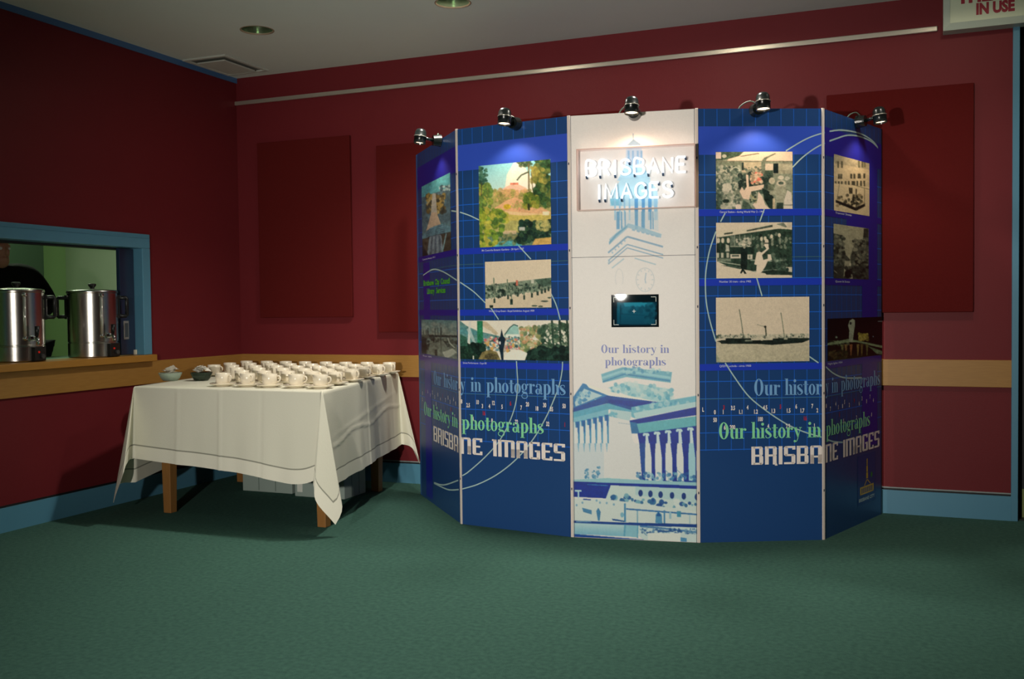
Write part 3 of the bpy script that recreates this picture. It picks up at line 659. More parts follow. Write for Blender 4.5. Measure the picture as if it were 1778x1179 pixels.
bx, by = bowl(350, 661, 0.068, 0.052, M_GB2, 'smoky glass bowl of dark and white sachets beside the cups', 'glass_bowl')
fill(bx, by, 0.068, 0.052, 16, [M_SACD, M_SACB], 'dark sachet lying low in the smoky bowl beside the cups', 'dark sachets in the smoky bowl', 'coffee_sachet', 8, 0.004)
for k in range(9):
    r_ = random.Random(40 + k)
    a = r_.uniform(0, 6.28); rr = 0.044 * math.sqrt(r_.random())
    o = build('sugar_sachet', sachet_mesh('s', 0.036, 0.05, M_SACW), M_SACW, None, smooth=True, origin=(0, 0, 0)) if k == 0 else o.copy()
    if k: col.objects.link(o)
    o.location = (bx + rr * math.cos(a), by + rr * math.sin(a), ZT + 0.060 + 0.0035 * k); o.rotation_euler = (r_.uniform(-0.5, 0.5), r_.uniform(-0.5, 0.5), r_.uniform(0, 6.28))
    tag(o, 'white sachet lying on top of the dark ones in the smoky bowl', 'sachet', 'white sachets on the smoky bowl')
# ------------------------------------------------------------------ exhibition display: panel geometry
DP = np.array([[1.6937, -0.3822], [2.3142, -1.0915], [3.0054, -1.1905], [3.6541, -1.0934], [4.2409, -0.8170], [4.4935, -0.0421]])
PH = 2.203
def pframe(i):
    a = DP[i]; e = DP[i + 1] - a; w = np.linalg.norm(e); e = e / w; return a, e, w, np.array([e[1], -e[0]])
def pt(i, s, z, off=0.0):
    a, e, w, n = pframe(i); p = a + e * s + n * off; return (p[0], p[1], z)
def pan(i, u, v, off=0.0):
    a, e, w, n = pframe(i); d = ray(u, v); a3 = np.array([*(a + n * off), 0]); n3 = np.array([*n, 0])
    t = ((a3 - CAM) @ n3) / (d @ n3); P_ = CAM + t * d; return float((P_ - a3)[:2] @ e), float(P_[2])
def s_of(i, u, z):
    lo, hi = -0.3, 1.4
    for _ in range(40):
        m = (lo + hi) / 2
        if proj(pt(i, m, z))[0] < u: lo = m
        else: hi = m
    return (lo + hi) / 2
disp = thing('exhibition_display', 'curved five panel blue and white exhibition display about Brisbane in photographs', 'display', (3.2, -0.9, 0))
TH = 0.012
panels = []
PLAB = ['narrow looking navy panel at the left end of the display', 'navy panel left of the white centre panel', 'white centre panel with the blue city hall picture', 'navy panel right of the white centre panel', 'dark navy panel at the right end of the display']
for i in range(5):
    a, e, w, n = pframe(i); g = 0.006
    o = np.array([*(a + e * g), 0.0]); m = M_NAVY if i != 2 else mat('white_laminate', (214, 208, 200), 0.36)
    po = build('panel', MB().obox(o - np.array([*(n * TH), 0]), np.array([*(e * (w - 2 * g)), 0]), np.array([*(n * TH), 0]), np.array([0, 0, PH])), m, disp)
    po['label'] = PLAB[i]; panels.append(po)
for k in range(1, 5):
    e0, e1 = pframe(k - 1)[1], pframe(k)[1]; nn = (pframe(k - 1)[3] + pframe(k)[3]); nn /= np.linalg.norm(nn); tt = (e0 + e1) / np.linalg.norm(e0 + e1)
    hw = 0.0075
    sp_ = build('joining_strip', MB().obox(np.array([*(DP[k] - tt * hw - nn * 0.008), 0.0]), np.array([*(tt * 2 * hw), 0]), np.array([*(nn * 0.011), 0]), np.array([0, 0, PH + 0.002])), M_STRIP, disp, bev=0.002)
    for z in (0.25, 0.75, 1.2, 1.5, 1.95):
        c = DP[k] + nn * 0.003; build('magnet', MB().obox(np.array([*(c - tt * 0.003), z]), np.array([*(tt * 0.006), 0]), np.array([*(nn * 0.0008), 0]), np.array([0, 0, 0.012])), M_SEAM, sp_)
M_EDGE = mat('blue_edge', (40, 92, 150), 0.4)
for k, i, sg_ in ((0, 0, 0), (5, 4, 1)):
    a, e, w, n = pframe(i); s0 = -0.02 if k == 0 else w - 0.014
    build('end_edge', MB().obox(np.array([*(a + e * s0 - n * 0.02), 0]), np.array([*(e * (0.026 if k == 0 else 0.016)), 0]), np.array([*(n * 0.021), 0]), np.array([0, 0, PH])), M_EDGE if k == 0 else mat('dark_edge', (18, 26, 40), 0.5), disp, bev=0.003)

# ------------------------------------------------------------------ flat print helpers
def quad_decal(i, s0, s1, z0, z1, off): return [pt(i, s0, z0, off), pt(i, s1, z0, off), pt(i, s1, z1, off), pt(i, s0, z1, off)], [(0, 1, 2, 3)]
def catmull(P_, n=8):
    P_ = [np.array(p, float) for p in P_]; out = []
    for k in range(len(P_) - 1):
        p0, p1, p2, p3 = P_[max(k - 1, 0)], P_[k], P_[k + 1], P_[min(k + 2, len(P_) - 1)]
        for j in range(n):
            t = j / n; out.append(0.5 * (2 * p1 + (p2 - p0) * t + (2 * p0 - 5 * p1 + 4 * p2 - p3) * t * t + (3 * p1 - p0 - 3 * p2 + p3) * t ** 3))
    out.append(P_[-1]); return out
def strip_decal(i, px, width, off):
    sz = catmull([pan(i, *p) for p in px]); v, f = [], []
    for k, p in enumerate(sz):
        t = sz[min(k + 1, len(sz) - 1)] - sz[max(k - 1, 0)]; t = t / (np.linalg.norm(t) + 1e-9); q = np.array([-t[1], t[0]]) * width / 2
        v += [pt(i, *(p + q), off), pt(i, *(p - q), off)]
        if k: f.append((2 * k - 2, 2 * k - 1, 2 * k + 1, 2 * k))
    return v, f
LAY = 0.0007
for i in (0, 1, 3, 4):
    w = pframe(i)[2]; po = panels[i]; e0, e1 = 0.0085, w - 0.0085
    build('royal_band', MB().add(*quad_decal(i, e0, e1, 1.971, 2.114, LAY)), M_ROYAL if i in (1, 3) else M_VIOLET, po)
    g = MB(); cw = 0.0655; s = e0 + 0.03
    while s < e1 - 0.01:
        for za, zb in ((0.47, 1.971), (2.114, PH - 0.002)): g.add(*quad_decal(i, s - 0.0016, s + 0.0016, za, zb, LAY * 0.9))
        s += cw
    z = 0.475
    while z < 1.95:
        g.add(*quad_decal(i, e0, e1, z - 0.0022, z + 0.0022, LAY * 0.8)); z += 0.0872
    build('grid_lines', g, M_GRID, po)
    c = MB().add(*quad_decal(i, e0, e1, 0.7335, 0.7365, LAY * 1.2)); c.add(*quad_decal(i, e0, e1, 1.452, 1.4545, LAY * 1.2))
    build('panel_joint', c, mat('joint_line', (70, 118, 122), 0.5), po)
zs = {1: [(800, 437), (800, 543), (800, 633)], 3: [(1300, 369), (1300, 490), (1300, 637)]}
for i, ps in zs.items():
    w = pframe(i)[2]
    for u, v in ps:
        z = pan(i, u, v)[1]; j = 0 if i == 1 else 4; wj = pframe(j)[2]
        build('caption_stripe', MB().add(*quad_decal(i, 0.0085, w - 0.0085, z - 0.017, z + 0.017, LAY * 1.4)), M_STRIPE, panels[i])
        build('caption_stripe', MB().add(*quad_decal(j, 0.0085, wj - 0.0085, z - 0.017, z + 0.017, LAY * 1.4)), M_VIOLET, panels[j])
# upright violet fields at the outer ends
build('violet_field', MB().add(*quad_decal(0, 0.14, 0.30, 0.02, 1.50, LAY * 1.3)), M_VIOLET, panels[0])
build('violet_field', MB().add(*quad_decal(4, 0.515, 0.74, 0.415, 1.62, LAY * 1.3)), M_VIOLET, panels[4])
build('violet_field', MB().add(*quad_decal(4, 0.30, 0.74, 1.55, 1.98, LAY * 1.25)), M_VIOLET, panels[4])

ARCS = {
    0: [[(735, 478), (752, 468), (770, 472), (794, 487)], [(784, 366), (794, 367.5)], [(754, 838), (771, 842), (796, 834)], [(754, 839), (778, 850), (797, 850)]],
    1: [[(799, 490), (822, 506), (842, 525), (851, 533), (866, 555)], [(897, 627), (898, 645), (899, 669), (895, 703), (883, 737), (866, 767), (842, 794), (815, 818), (803, 826)],
        [(799, 368.5), (815, 374), (832, 382)], [(900, 426), (922, 450)], [(957, 510), (966, 530), (973, 555)], [(977, 628), (976, 645), (971, 669), (961, 696), (947, 727), (927, 761), (900, 794), (866, 822), (832, 840), (803, 849)]],
    3: [[(1364.5, 262), (1390, 246.5), (1410, 237), (1432, 230)], [(1376, 290.5), (1393, 273.6), (1414, 258), (1432, 248.5)], [(1327, 363), (1319, 385)], [(1313.6, 482), (1323, 514)], [(1405, 619), (1421, 630)],
        [(1259, 370), (1251, 385)], [(1243, 402), (1232, 435), (1225.5, 472), (1224.8, 502), (1227, 530), (1233, 559), (1243, 593)], [(1259, 630), (1276, 656), (1299, 687), (1326, 710), (1360, 733), (1391, 748), (1426, 759)]],
    4: [[(1440, 228), (1458, 226), (1478, 228), (1498, 234), (1515, 245), (1524, 256)], [(1440, 245), (1451, 241), (1471, 235), (1492, 237), (1512, 245.5), (1524, 257)], [(1433.6, 637), (1448, 649), (1467, 656), (1496, 656)], [(1435, 763), (1448, 767), (1463, 768)]]}
for i, L in ARCS.items():
    for px in L: build('curve_line', MB().add(*strip_decal(i, px, 0.0065 if i in (1, 3) else 0.008, LAY * 1.8)), M_ARC, panels[i])

# ------------------------------------------------------------------ lettering
def ringp(cx, cy, rx, ry, ix, iy, a0=0, a1=360, n=22, icx=None):
    icx = cx if icx is None else icx; out = []
    for k in range(n):
        t0, t1 = math.radians(a0 + (a1 - a0) * k / n), math.radians(a0 + (a1 - a0) * (k + 1) / n)
        out.append([(cx + rx * math.cos(t0), cy + ry * math.sin(t0)), (cx + rx * math.cos(t1), cy + ry * math.sin(t1)), (icx + ix * math.cos(t1), cy + iy * math.sin(t1)), (icx + ix * math.cos(t0), cy + iy * math.sin(t0))])
    return out
def rc(x0, x1, y0, y1): return [[(x0, y0), (x1, y0), (x1, y1), (x0, y1)]]
def disc(cx, cy, r, n=12): return [[(cx + r * math.cos(2 * PI * k / n), cy + r * math.sin(2 * PI * k / n)) for k in range(n)]]
def stk(pts, w):
    P_ = catmull(pts, 4); W_ = catmull([(a, 0) for a in w], 4); L, R_ = [], []
    for k, p in enumerate(P_):
        t = P_[min(k + 1, len(P_) - 1)] - P_[max(k - 1, 0)]; t = t / (np.linalg.norm(t) + 1e-9); q = np.array([-t[1], t[0]]) * W_[k][0] / 2
        L.append(tuple(p + q)); R_.append(tuple(p - q))
    return [[L[k], R_[k], R_[k + 1], L[k + 1]] for k in range(len(L) - 1)]
def bodoni(ch):
    X = 0.64; S = 0.035
    if ch == 'O': return ringp(0.30, 0.5, 0.30, 0.52, 0.125, 0.48), 0.65
    if ch == 'o': return ringp(0.24, 0.32, 0.24, 0.335, 0.085, 0.30), 0.51
    arch = ringp(0.36, 0.44, 0.16, 0.205, 0.08, 0.165, 0, 180, 14, 0.28) + rc(0.36, 0.52, 0, 0.45) + rc(0.31, 0.57, 0, S)
    if ch in 'hn':
        t = 1.0 if ch == 'h' else X
        return rc(0.06, 0.22, 0, t) + rc(0, 0.28, 0, S) + rc(0, 0.1, t - S, t) + arch, 0.58
    if ch == 'u': return [[(0.58 - x, X - y) for x, y in p] for p in (rc(0.06, 0.22, 0, X) + arch + rc(0, 0.1, X - S, X))] + rc(0.46, 0.58, 0, S) + rc(0, 0.1, X - S, X), 0.60
    if ch == 'r': return rc(0.06, 0.22, 0, X) + rc(0, 0.29, 0, S) + rc(0, 0.1, X - S, X) + stk([(0.2, 0.42), (0.26, 0.57), (0.37, 0.62)], [0.03, 0.04, 0.04]) + disc(0.37, 0.55, 0.075), 0.46
    if ch == 'i': return rc(0.06, 0.22, 0, X) + rc(0, 0.28, 0, S) + rc(0, 0.1, X - S, X) + disc(0.14, 0.86, 0.095), 0.30
    if ch == 's': return stk([(0.33, 0.48), (0.33, 0.59), (0.20, 0.62), (0.07, 0.54), (0.10, 0.42), (0.20, 0.33), (0.32, 0.23), (0.35, 0.12), (0.20, 0.015), (0.06, 0.06), (0.05, 0.18)], [0.03, 0.05, 0.035, 0.10, 0.16, 0.17, 0.16, 0.10, 0.035, 0.05, 0.03]), 0.43
    if ch == 't': return rc(0.10, 0.26, 0.09, 0.84) + rc(0, 0.38, X - S, X) + stk([(0.18, 0.12), (0.22, 0.03), (0.32, 0.02), (0.38, 0.12)], [0.16, 0.09, 0.035, 0.03]), 0.40
    if ch == 'y': return [[(0.03, X), (0.21, X), (0.37, 0.10), (0.29, -0.02)]] + stk([(0.47, X), (0.37, 0.25), (0.28, -0.08), (0.2, -0.22), (0.1, -0.26)], [0.04, 0.04, 0.045, 0.04, 0.04]) + disc(0.10, -0.21, 0.075) + rc(0, 0.25, X - S, X) + rc(0.38, 0.55, X - S, X), 0.55
    if ch == 'p': return rc(0.06, 0.22, -0.34, X) + rc(0, 0.29, -0.34, -0.30) + rc(0, 0.1, X - S, X) + ringp(0.30, 0.32, 0.25, 0.335, 0.10, 0.29, -115, 115, 18, 0.27), 0.59
    if ch == 'g': return ringp(0.23, 0.42, 0.21, 0.225, 0.075, 0.195) + stk([(0.14, 0.22), (0.09, 0.13), (0.2, 0.07), (0.36, 0.04), (0.43, -0.06)], [0.03, 0.09, 0.13, 0.12, 0.08]) + ringp(0.24, -0.15, 0.23, 0.18, 0.185, 0.135) + disc(0.47, 0.58, 0.06) + stk([(0.36, 0.56), (0.46, 0.62)], [0.03, 0.03]), 0.55
    if ch == 'a': return rc(0.32, 0.47, 0.07, 0.48) + stk([(0.08, 0.5), (0.12, 0.6), (0.24, 0.625), (0.36, 0.57), (0.395, 0.46)], [0.05, 0.04, 0.035, 0.09, 0.15]) + disc(0.11, 0.49, 0.065) + ringp(0.2, 0.17, 0.19, 0.185, 0.055, 0.15) + stk([(0.395, 0.1), (0.44, 0.02), (0.54, 0.05)], [0.15, 0.07, 0.025]), 0.56
    return [], 0.24
def chip(p, c=0.05): return p
def techno(ch):
    top, mid, bot = rc(0.10, 0.52, 0.89, 1), rc(0.19, 0.46, 0.445, 0.555), rc(0.10, 0.52, 0, 0.11)
    def cr(x0, x1, y0, y1, a=0.07): return [[(x0 + a, y0), (x1 - a, y0), (x1, y0 + a), (x1, y1 - a), (x1 - a, y1), (x0 + a, y1), (x0, y1 - a), (x0, y0 + a)]]
    Ls = rc(0, 0.19, 0, 1)
    if ch == 'B': return Ls + cr(0.40, 0.60, 0.0, 0.51) + cr(0.40, 0.58, 0.49, 1) + top + mid + bot, 0.69
    if ch == 'R': return Ls + cr(0.40, 0.60, 0.48, 1) + top + mid + rc(0.40, 0.59, 0, 0.5) + [[(0.5, -0.06), (0.64, -0.06), (0.59, 0.1), (0.5, 0.06)]], 0.70
    if ch == 'I': return Ls, 0.27
    if ch == 'J': return Ls + rc(-0.06, 0.19, 0.9, 1), 0.27
    if ch == 'S': return cr(0, 0.20, 0.45, 1) + cr(0.38, 0.58, 0, 0.55) + rc(0.07, 0.58, 0.89, 1) + rc(0.06, 0.52, 0.445, 0.555) + rc(0, 0.51, 0, 0.11) + rc(0.42, 0.58, 0.80, 0.9), 0.65
    if ch == 'A': return cr(0, 0.19, 0.0, 1, 0.06) + rc(0, 0.19, 0, 0.5) + cr(0.40, 0.60, 0.0, 1, 0.08) + rc(0.40, 0.60, 0, 0.5) + rc(0.08, 0.50, 0.89, 1) + rc(0.19, 0.40, 0.34, 0.44), 0.68
    if ch == 'N': return Ls + cr(0.40, 0.60, 0.0, 1, 0.08) + rc(0.40, 0.60, 0, 0.5) + rc(0.08, 0.50, 0.89, 1), 0.69
    if ch == 'E': return cr(0, 0.20, 0, 1) + rc(0.08, 0.56, 0.89, 1) + rc(0.19, 0.44, 0.445, 0.555) + rc(0.08, 0.56, 0, 0.11) + rc(0.42, 0.56, 0.78, 0.9) + rc(0.42, 0.56, 0.1, 0.22), 0.63
    if ch == 'M': return Ls + rc(0.35, 0.54, 0, 0.95) + cr(0.70, 0.90, 0, 1, 0.08) + rc(0.70, 0.90, 0, 0.5) + rc(0.08, 0.80, 0.89, 1), 0.99
    if ch == 'G': return cr(0, 0.20, 0, 1) + rc(0.08, 0.56, 0.89, 1) + rc(0.08, 0.50, 0, 0.11) + cr(0.39, 0.58, 0, 0.52, 0.05) + rc(0.30, 0.58, 0.42, 0.52) + rc(0.42, 0.56, 0.78, 0.9), 0.65
    return [], 0.3
def run(i, text, u0, u1, z, h, font, m, off, name):
    s0, s1 = s_of(i, u0, z), s_of(i, u1, z); x = 0; P_ = []
    for ch in text:
        g, adv = font(ch); P_ += [[(x + a, b) for a, b in p] for p in g]; x += adv
    xs = [a for p in P_ for a, _ in p]; lo, hi = min(xs), max(xs); mb = MB()
    for p in P_: mb.add([pt(i, s0 + (a - lo) / (hi - lo) * (s1 - s0), z + b * h, off) for a, b in p], [tuple(range(len(p)))])
    return mb
def words(lst, m, name, lay):
    for i, text, u0, u1, z, h, font in lst: build(name, run(i, text, u0, u1, z, h, font, m, LAY * lay, name), m, panels[i])
zb1, zb3 = pan(1, 900, 683)[1], pan(3, 1390, 685.5)[1]; hb = 0.084
words([(1, 'y', 799.5, 808.5, zb1, hb, bodoni), (1, 'in', 817.6, 835.9, zb1, hb, bodoni), (1, 'photographs', 845, 982.4, zb1, hb, bodoni), (0, 'Our', 754, 766.8, zb1, hb, bodoni), (0, 'histor', 771, 795.5, zb1, hb, bodoni),
       (3, 'Our', 1309.5, 1354.5, zb3, hb, bodoni), (3, 'histor', 1362.6, 1427, zb3, hb, bodoni), (4, 'y', 1433, 1438.5, zb3, hb, bodoni), (4, 'in', 1443.6, 1454.4, zb3, hb, bodoni), (4, 'photographs', 1459.8, 1527.3, zb3, hb, bodoni)], M_SKYP, 'blue_lettering', 2.6)
zg1, zg3 = pan(1, 870, 749)[1], pan(3, 1350, 760.5)[1]
words([(1, 'photographs', 802.4, 944.4, zg1, hb, bodoni), (0, 'Our', 737, 750, zg1, hb, bodoni), (0, 'history', 753, 783, zg1, hb, bodoni), (0, 'in', 785.4, 795.4, zg1, hb, bodoni),
       (3, 'Our', 1248.3, 1296, zg3, hb, bodoni), (3, 'history', 1304.5, 1392, zg3, hb, bodoni), (3, 'in', 1402, 1425.6, zg3, hb, bodoni), (4, 'photographs', 1434, 1510, zg3, hb, bodoni)], M_GREENP, 'green_lettering', 2.6)
zw1, zw3 = pan(1, 890, 794.5)[1], pan(3, 1360, 806)[1]; hw_ = 0.093
words([(1, 'NE', 800.2, 838, zw1, hw_, techno), (1, 'JMAGES', 855, 981.6, zw1, hw_, techno), (0, 'BRISBA', 753.5, 796.5, zw1, hw_, techno),
       (3, 'BRISBA', 1304.6, 1427, zw3, hw_, techno), (4, 'NE', 1433, 1454.4, zw3, hw_, techno), (4, 'IMAGES', 1463.4, 1526.4, zw3, hw_, techno)], M_WHITEP, 'white_lettering', 2.8)
zc1, zc2 = pan(2, 1100, 612.8)[1], pan(2, 1100, 634.5)[1]
words([(2, 'Our', 1044, 1074.8, zc1, 0.043, bodoni), (2, 'history', 1081, 1140, zc1, 0.043, bodoni), (2, 'in', 1146.5, 1162, zc1, 0.043, bodoni), (2, 'photographs', 1050.6, 1156.3, zc2, 0.043, bodoni)], M_LILAC, 'lilac_lettering', 2.6)
def ftext(i, text, u0, u1, z, h, m, name, off, bold=0.02):
    v, f = font_mesh(text, bold); xs = [p[0] for p in v]; a, c = min(xs), max(xs); s0, s1 = s_of(i, u0, z), s_of(i, u1, z)
    build(name, MB().add([pt(i, s0 + (p[0] - a) / (c - a) * (s1 - s0), z + p[1] / 0.72 * h, off) for p in v], f), m, panels[i])
zz = pan(0, 760, 494)[1]
for t_, u0, u1 in (('Brisbane', 736, 753.5), ('City', 756, 763.5), ('Council', 766, 781.5)): ftext(0, t_, u0, u1, zz, 0.034, M_LIMEP, 'lime_lettering', LAY * 2.6, 0.03)
zz = pan(0, 760, 509)[1]
for t_, u0, u1 in (('Library', 742, 755), ('Services', 758, 774)): ftext(0, t_, u0, u1, zz, 0.034, M_LIMEP, 'lime_lettering', LAY * 2.6, 0.03)
for i, text, u0, u1, v in ((0, 'Customs House 1911', 734, 756, 450), (1, 'Mt Coot-tha Botanic Gardens - 28 April 1987', 837, 910, 435), (1, 'Wood Chop Event - Royal Exhibition August 1909', 849, 928, 541.5), (1, 'Street Performance - Expo 88', 804, 845, 632), (0, 'River 1890', 735, 750, 620),
                           (3, 'Central Station - during World War 2 - 1942', 1249.5, 1327, 369.5), (3, 'Number 30 tram - circa 1902', 1249, 1304, 490.5), (3, 'QGSY Lucinda - circa 1900', 1249, 1304, 637), (4, 'Tramcar Sheep', 1450, 1478, 373), (4, 'Queen St Scene', 1450, 1475, 490.5), (4, 'Night lights 1954', 1437, 1462, 632)):
    ftext(i, text, u0, u1, pan(i, (u0 + u1) / 2, v)[1], 0.0105, M_CAPT, 'caption', LAY * 2.6, 0.01)
# scattered lens scale figures
def figs(i, ox, oy, sc, lst, h):
    for text, x, y, c in lst:
        u, v = ox + x / sc, oy + y / sc; s, z = pan(i, u, v); vv, ff = font_mesh(text, 0.035)
        xs = [p[0] for p in vv]; ys = [p[1] for p in vv]; cx = (min(xs) + max(xs)) / 2; cy = (min(ys) + max(ys)) / 2; k = h / 0.72
        build('scale_figure', MB().add([pt(i, s + (p[0] - cx) * k * 0.62, z + (p[1] - cy) * k, LAY * 2.2) for p in vv], ff), M_WHITEP if c == 'w' else M_REDP, panels[i])
W_ = 'w'; R_ = 'r'
figs(3, 1215, 640, 5.556, [('L', 32, 395, W_), ('0', 145, 420, W_), ('1', 225, 418, W_), ('3', 232, 375, R_), ('3.5', 320, 380, W_), ('1.1', 395, 418, W_), ('4', 460, 375, W_), ('1.2', 542, 415, W_), ('4.5', 630, 375, W_), ('1.3', 710, 408, W_), ('5', 778, 368, R_), ('1.5', 857, 405, W_), ('6', 930, 365, W_), ('1.7', 990, 405, W_), ('7', 1085, 362, W_), ('2', 1133, 402, W_),
    ('50', 147, 495, W_), ('100', 585, 487, W_), ('16', 1018, 480, R_), ('6', 240, 568, W_), ('200', 315, 565, W_), ('4', 660, 555, W_), ('2.5', 850, 555, W_), ('1', 1105, 550, W_)], 0.0215)
figs(1, 725, 640, 6.585, [('8', 505, 375, W_), ('2.5', 580, 418, W_), ('10', 688, 383, W_), ('3', 743, 428, W_), ('4', 823, 430, W_), ('12', 870, 392, W_), ('5', 968, 437, W_), ('6', 1065, 398, R_), ('7', 1187, 447, W_), ('20', 1258, 408, W_), ('18', 1368, 456, W_), ('30', 1455, 418, W_), ('35', 1533, 463, W_), ('50', 1677, 428, W_),
    ('16', 763, 510, R_), ('4', 635, 575, W_), ('8', 853, 595, W_), ('22', 1133, 608, W_), ('32', 1490, 632, W_), ('1', 1685, 642, R_)], 0.023)
figs(0, 725, 640, 6.585, [(str((k * 3) % 10), x, y, c) for k, (x, y, c) in enumerate([(60, 280, W_), (95, 255, R_), (120, 262, W_), (150, 305, W_), (172, 272, W_), (200, 325, W_), (235, 297, W_), (290, 312, R_), (265, 345, W_), (322, 362, W_), (352, 332, W_), (375, 380, W_), (415, 350, W_), (438, 400, W_), (60, 350, W_), (215, 403, W_), (385, 465, R_), (120, 435, W_), (320, 505, W_), (428, 550, W_)])], 0.023)
figs(4, 1215, 640, 5.556, [(str((k * 7) % 10), x, y, c) for k, (x, y, c) in enumerate([(1218, 360, W_), (1258, 388, W_), (1310, 340, W_), (1335, 372, W_), (1375, 362, W_), (1395, 322, W_), (1440, 350, W_), (1488, 310, R_), (1535, 335, W_), (1563, 288, W_), (1607, 315, W_), (1640, 272, W_), (1672, 305, W_), (1345, 443, R_), (1655, 443, W_), (1385, 505, W_), (1510, 470, W_)])], 0.0215)
# city crest on the right end panel
s0, s1 = s_of(4, 1489, 0.25), s_of(4, 1520, 0.25); z0, z1 = 0.10, 0.375
def lg_(x, y): return s0 + (s1 - s0) * x, z0 + (z1 - z0) * y
def lgq(x0, x1, y0, y1, off): a = lg_(x0, y0); b_ = lg_(x1, y1); return quad_decal(4, a[0], b_[0], a[1], b_[1], off)
cr_ = build('crest', MB().add(*lgq(0, 1, 0, 1, LAY * 1.8)), mat('crest_blue', (30, 64, 128), 0.4), panels[4])
M_GOLD = mat('crest_gold', (206, 176, 60), 0.4)
g = MB()
for q in ((0.46, 0.56, 0.50, 0.62), (0.47, 0.55, 0.63, 0.76), (0.485, 0.535, 0.77, 0.90), (0.12, 0.88, 0.33, 0.36), (0.12, 0.20, 0.20, 0.33), (0.80, 0.88, 0.20, 0.33), (0.12, 0.88, 0.20, 0.225)): g.add(*lgq(*q, LAY * 2.4))
for k in range(7): g.add(*lgq(0.24 + k * 0.08, 0.275 + k * 0.08, 0.225, 0.33, LAY * 2.4))
for a, b_ in (((0.34, 0.37), (0.5, 0.48)), ((0.68, 0.37), (0.52, 0.48))):
    A_, B_ = lg_(*a), lg_(*b_); g.add([pt(4, A_[0], A_[1], LAY * 2.4), pt(4, A_[0] + 0.012, A_[1], LAY * 2.4), pt(4, B_[0] + 0.006, B_[1], LAY * 2.4), pt(4, B_[0] - 0.006, B_[1], LAY * 2.4)], [(0, 1, 2, 3)])
build('crest_tower', g, M_GOLD, panels[4])
d_ = MB(); a = lg_(0.76, 0.55); d_.add([pt(4, a[0] + 0.012 * math.cos(t * PI / 6), a[1] + 0.016 * math.sin(t * PI / 6), LAY * 2.4) for t in range(12)], [tuple(range(12))]); build('crest_leaf', d_, mat('crest_green', (40, 140, 50), 0.4), panels[4])
ftext(4, 'BRISBANE CITY', 1491, 1518, lg_(0, 0.07)[1], 0.018, mat('crest_white', (190, 214, 214), 0.4), 'crest_lettering', LAY * 2.4, 0.03)
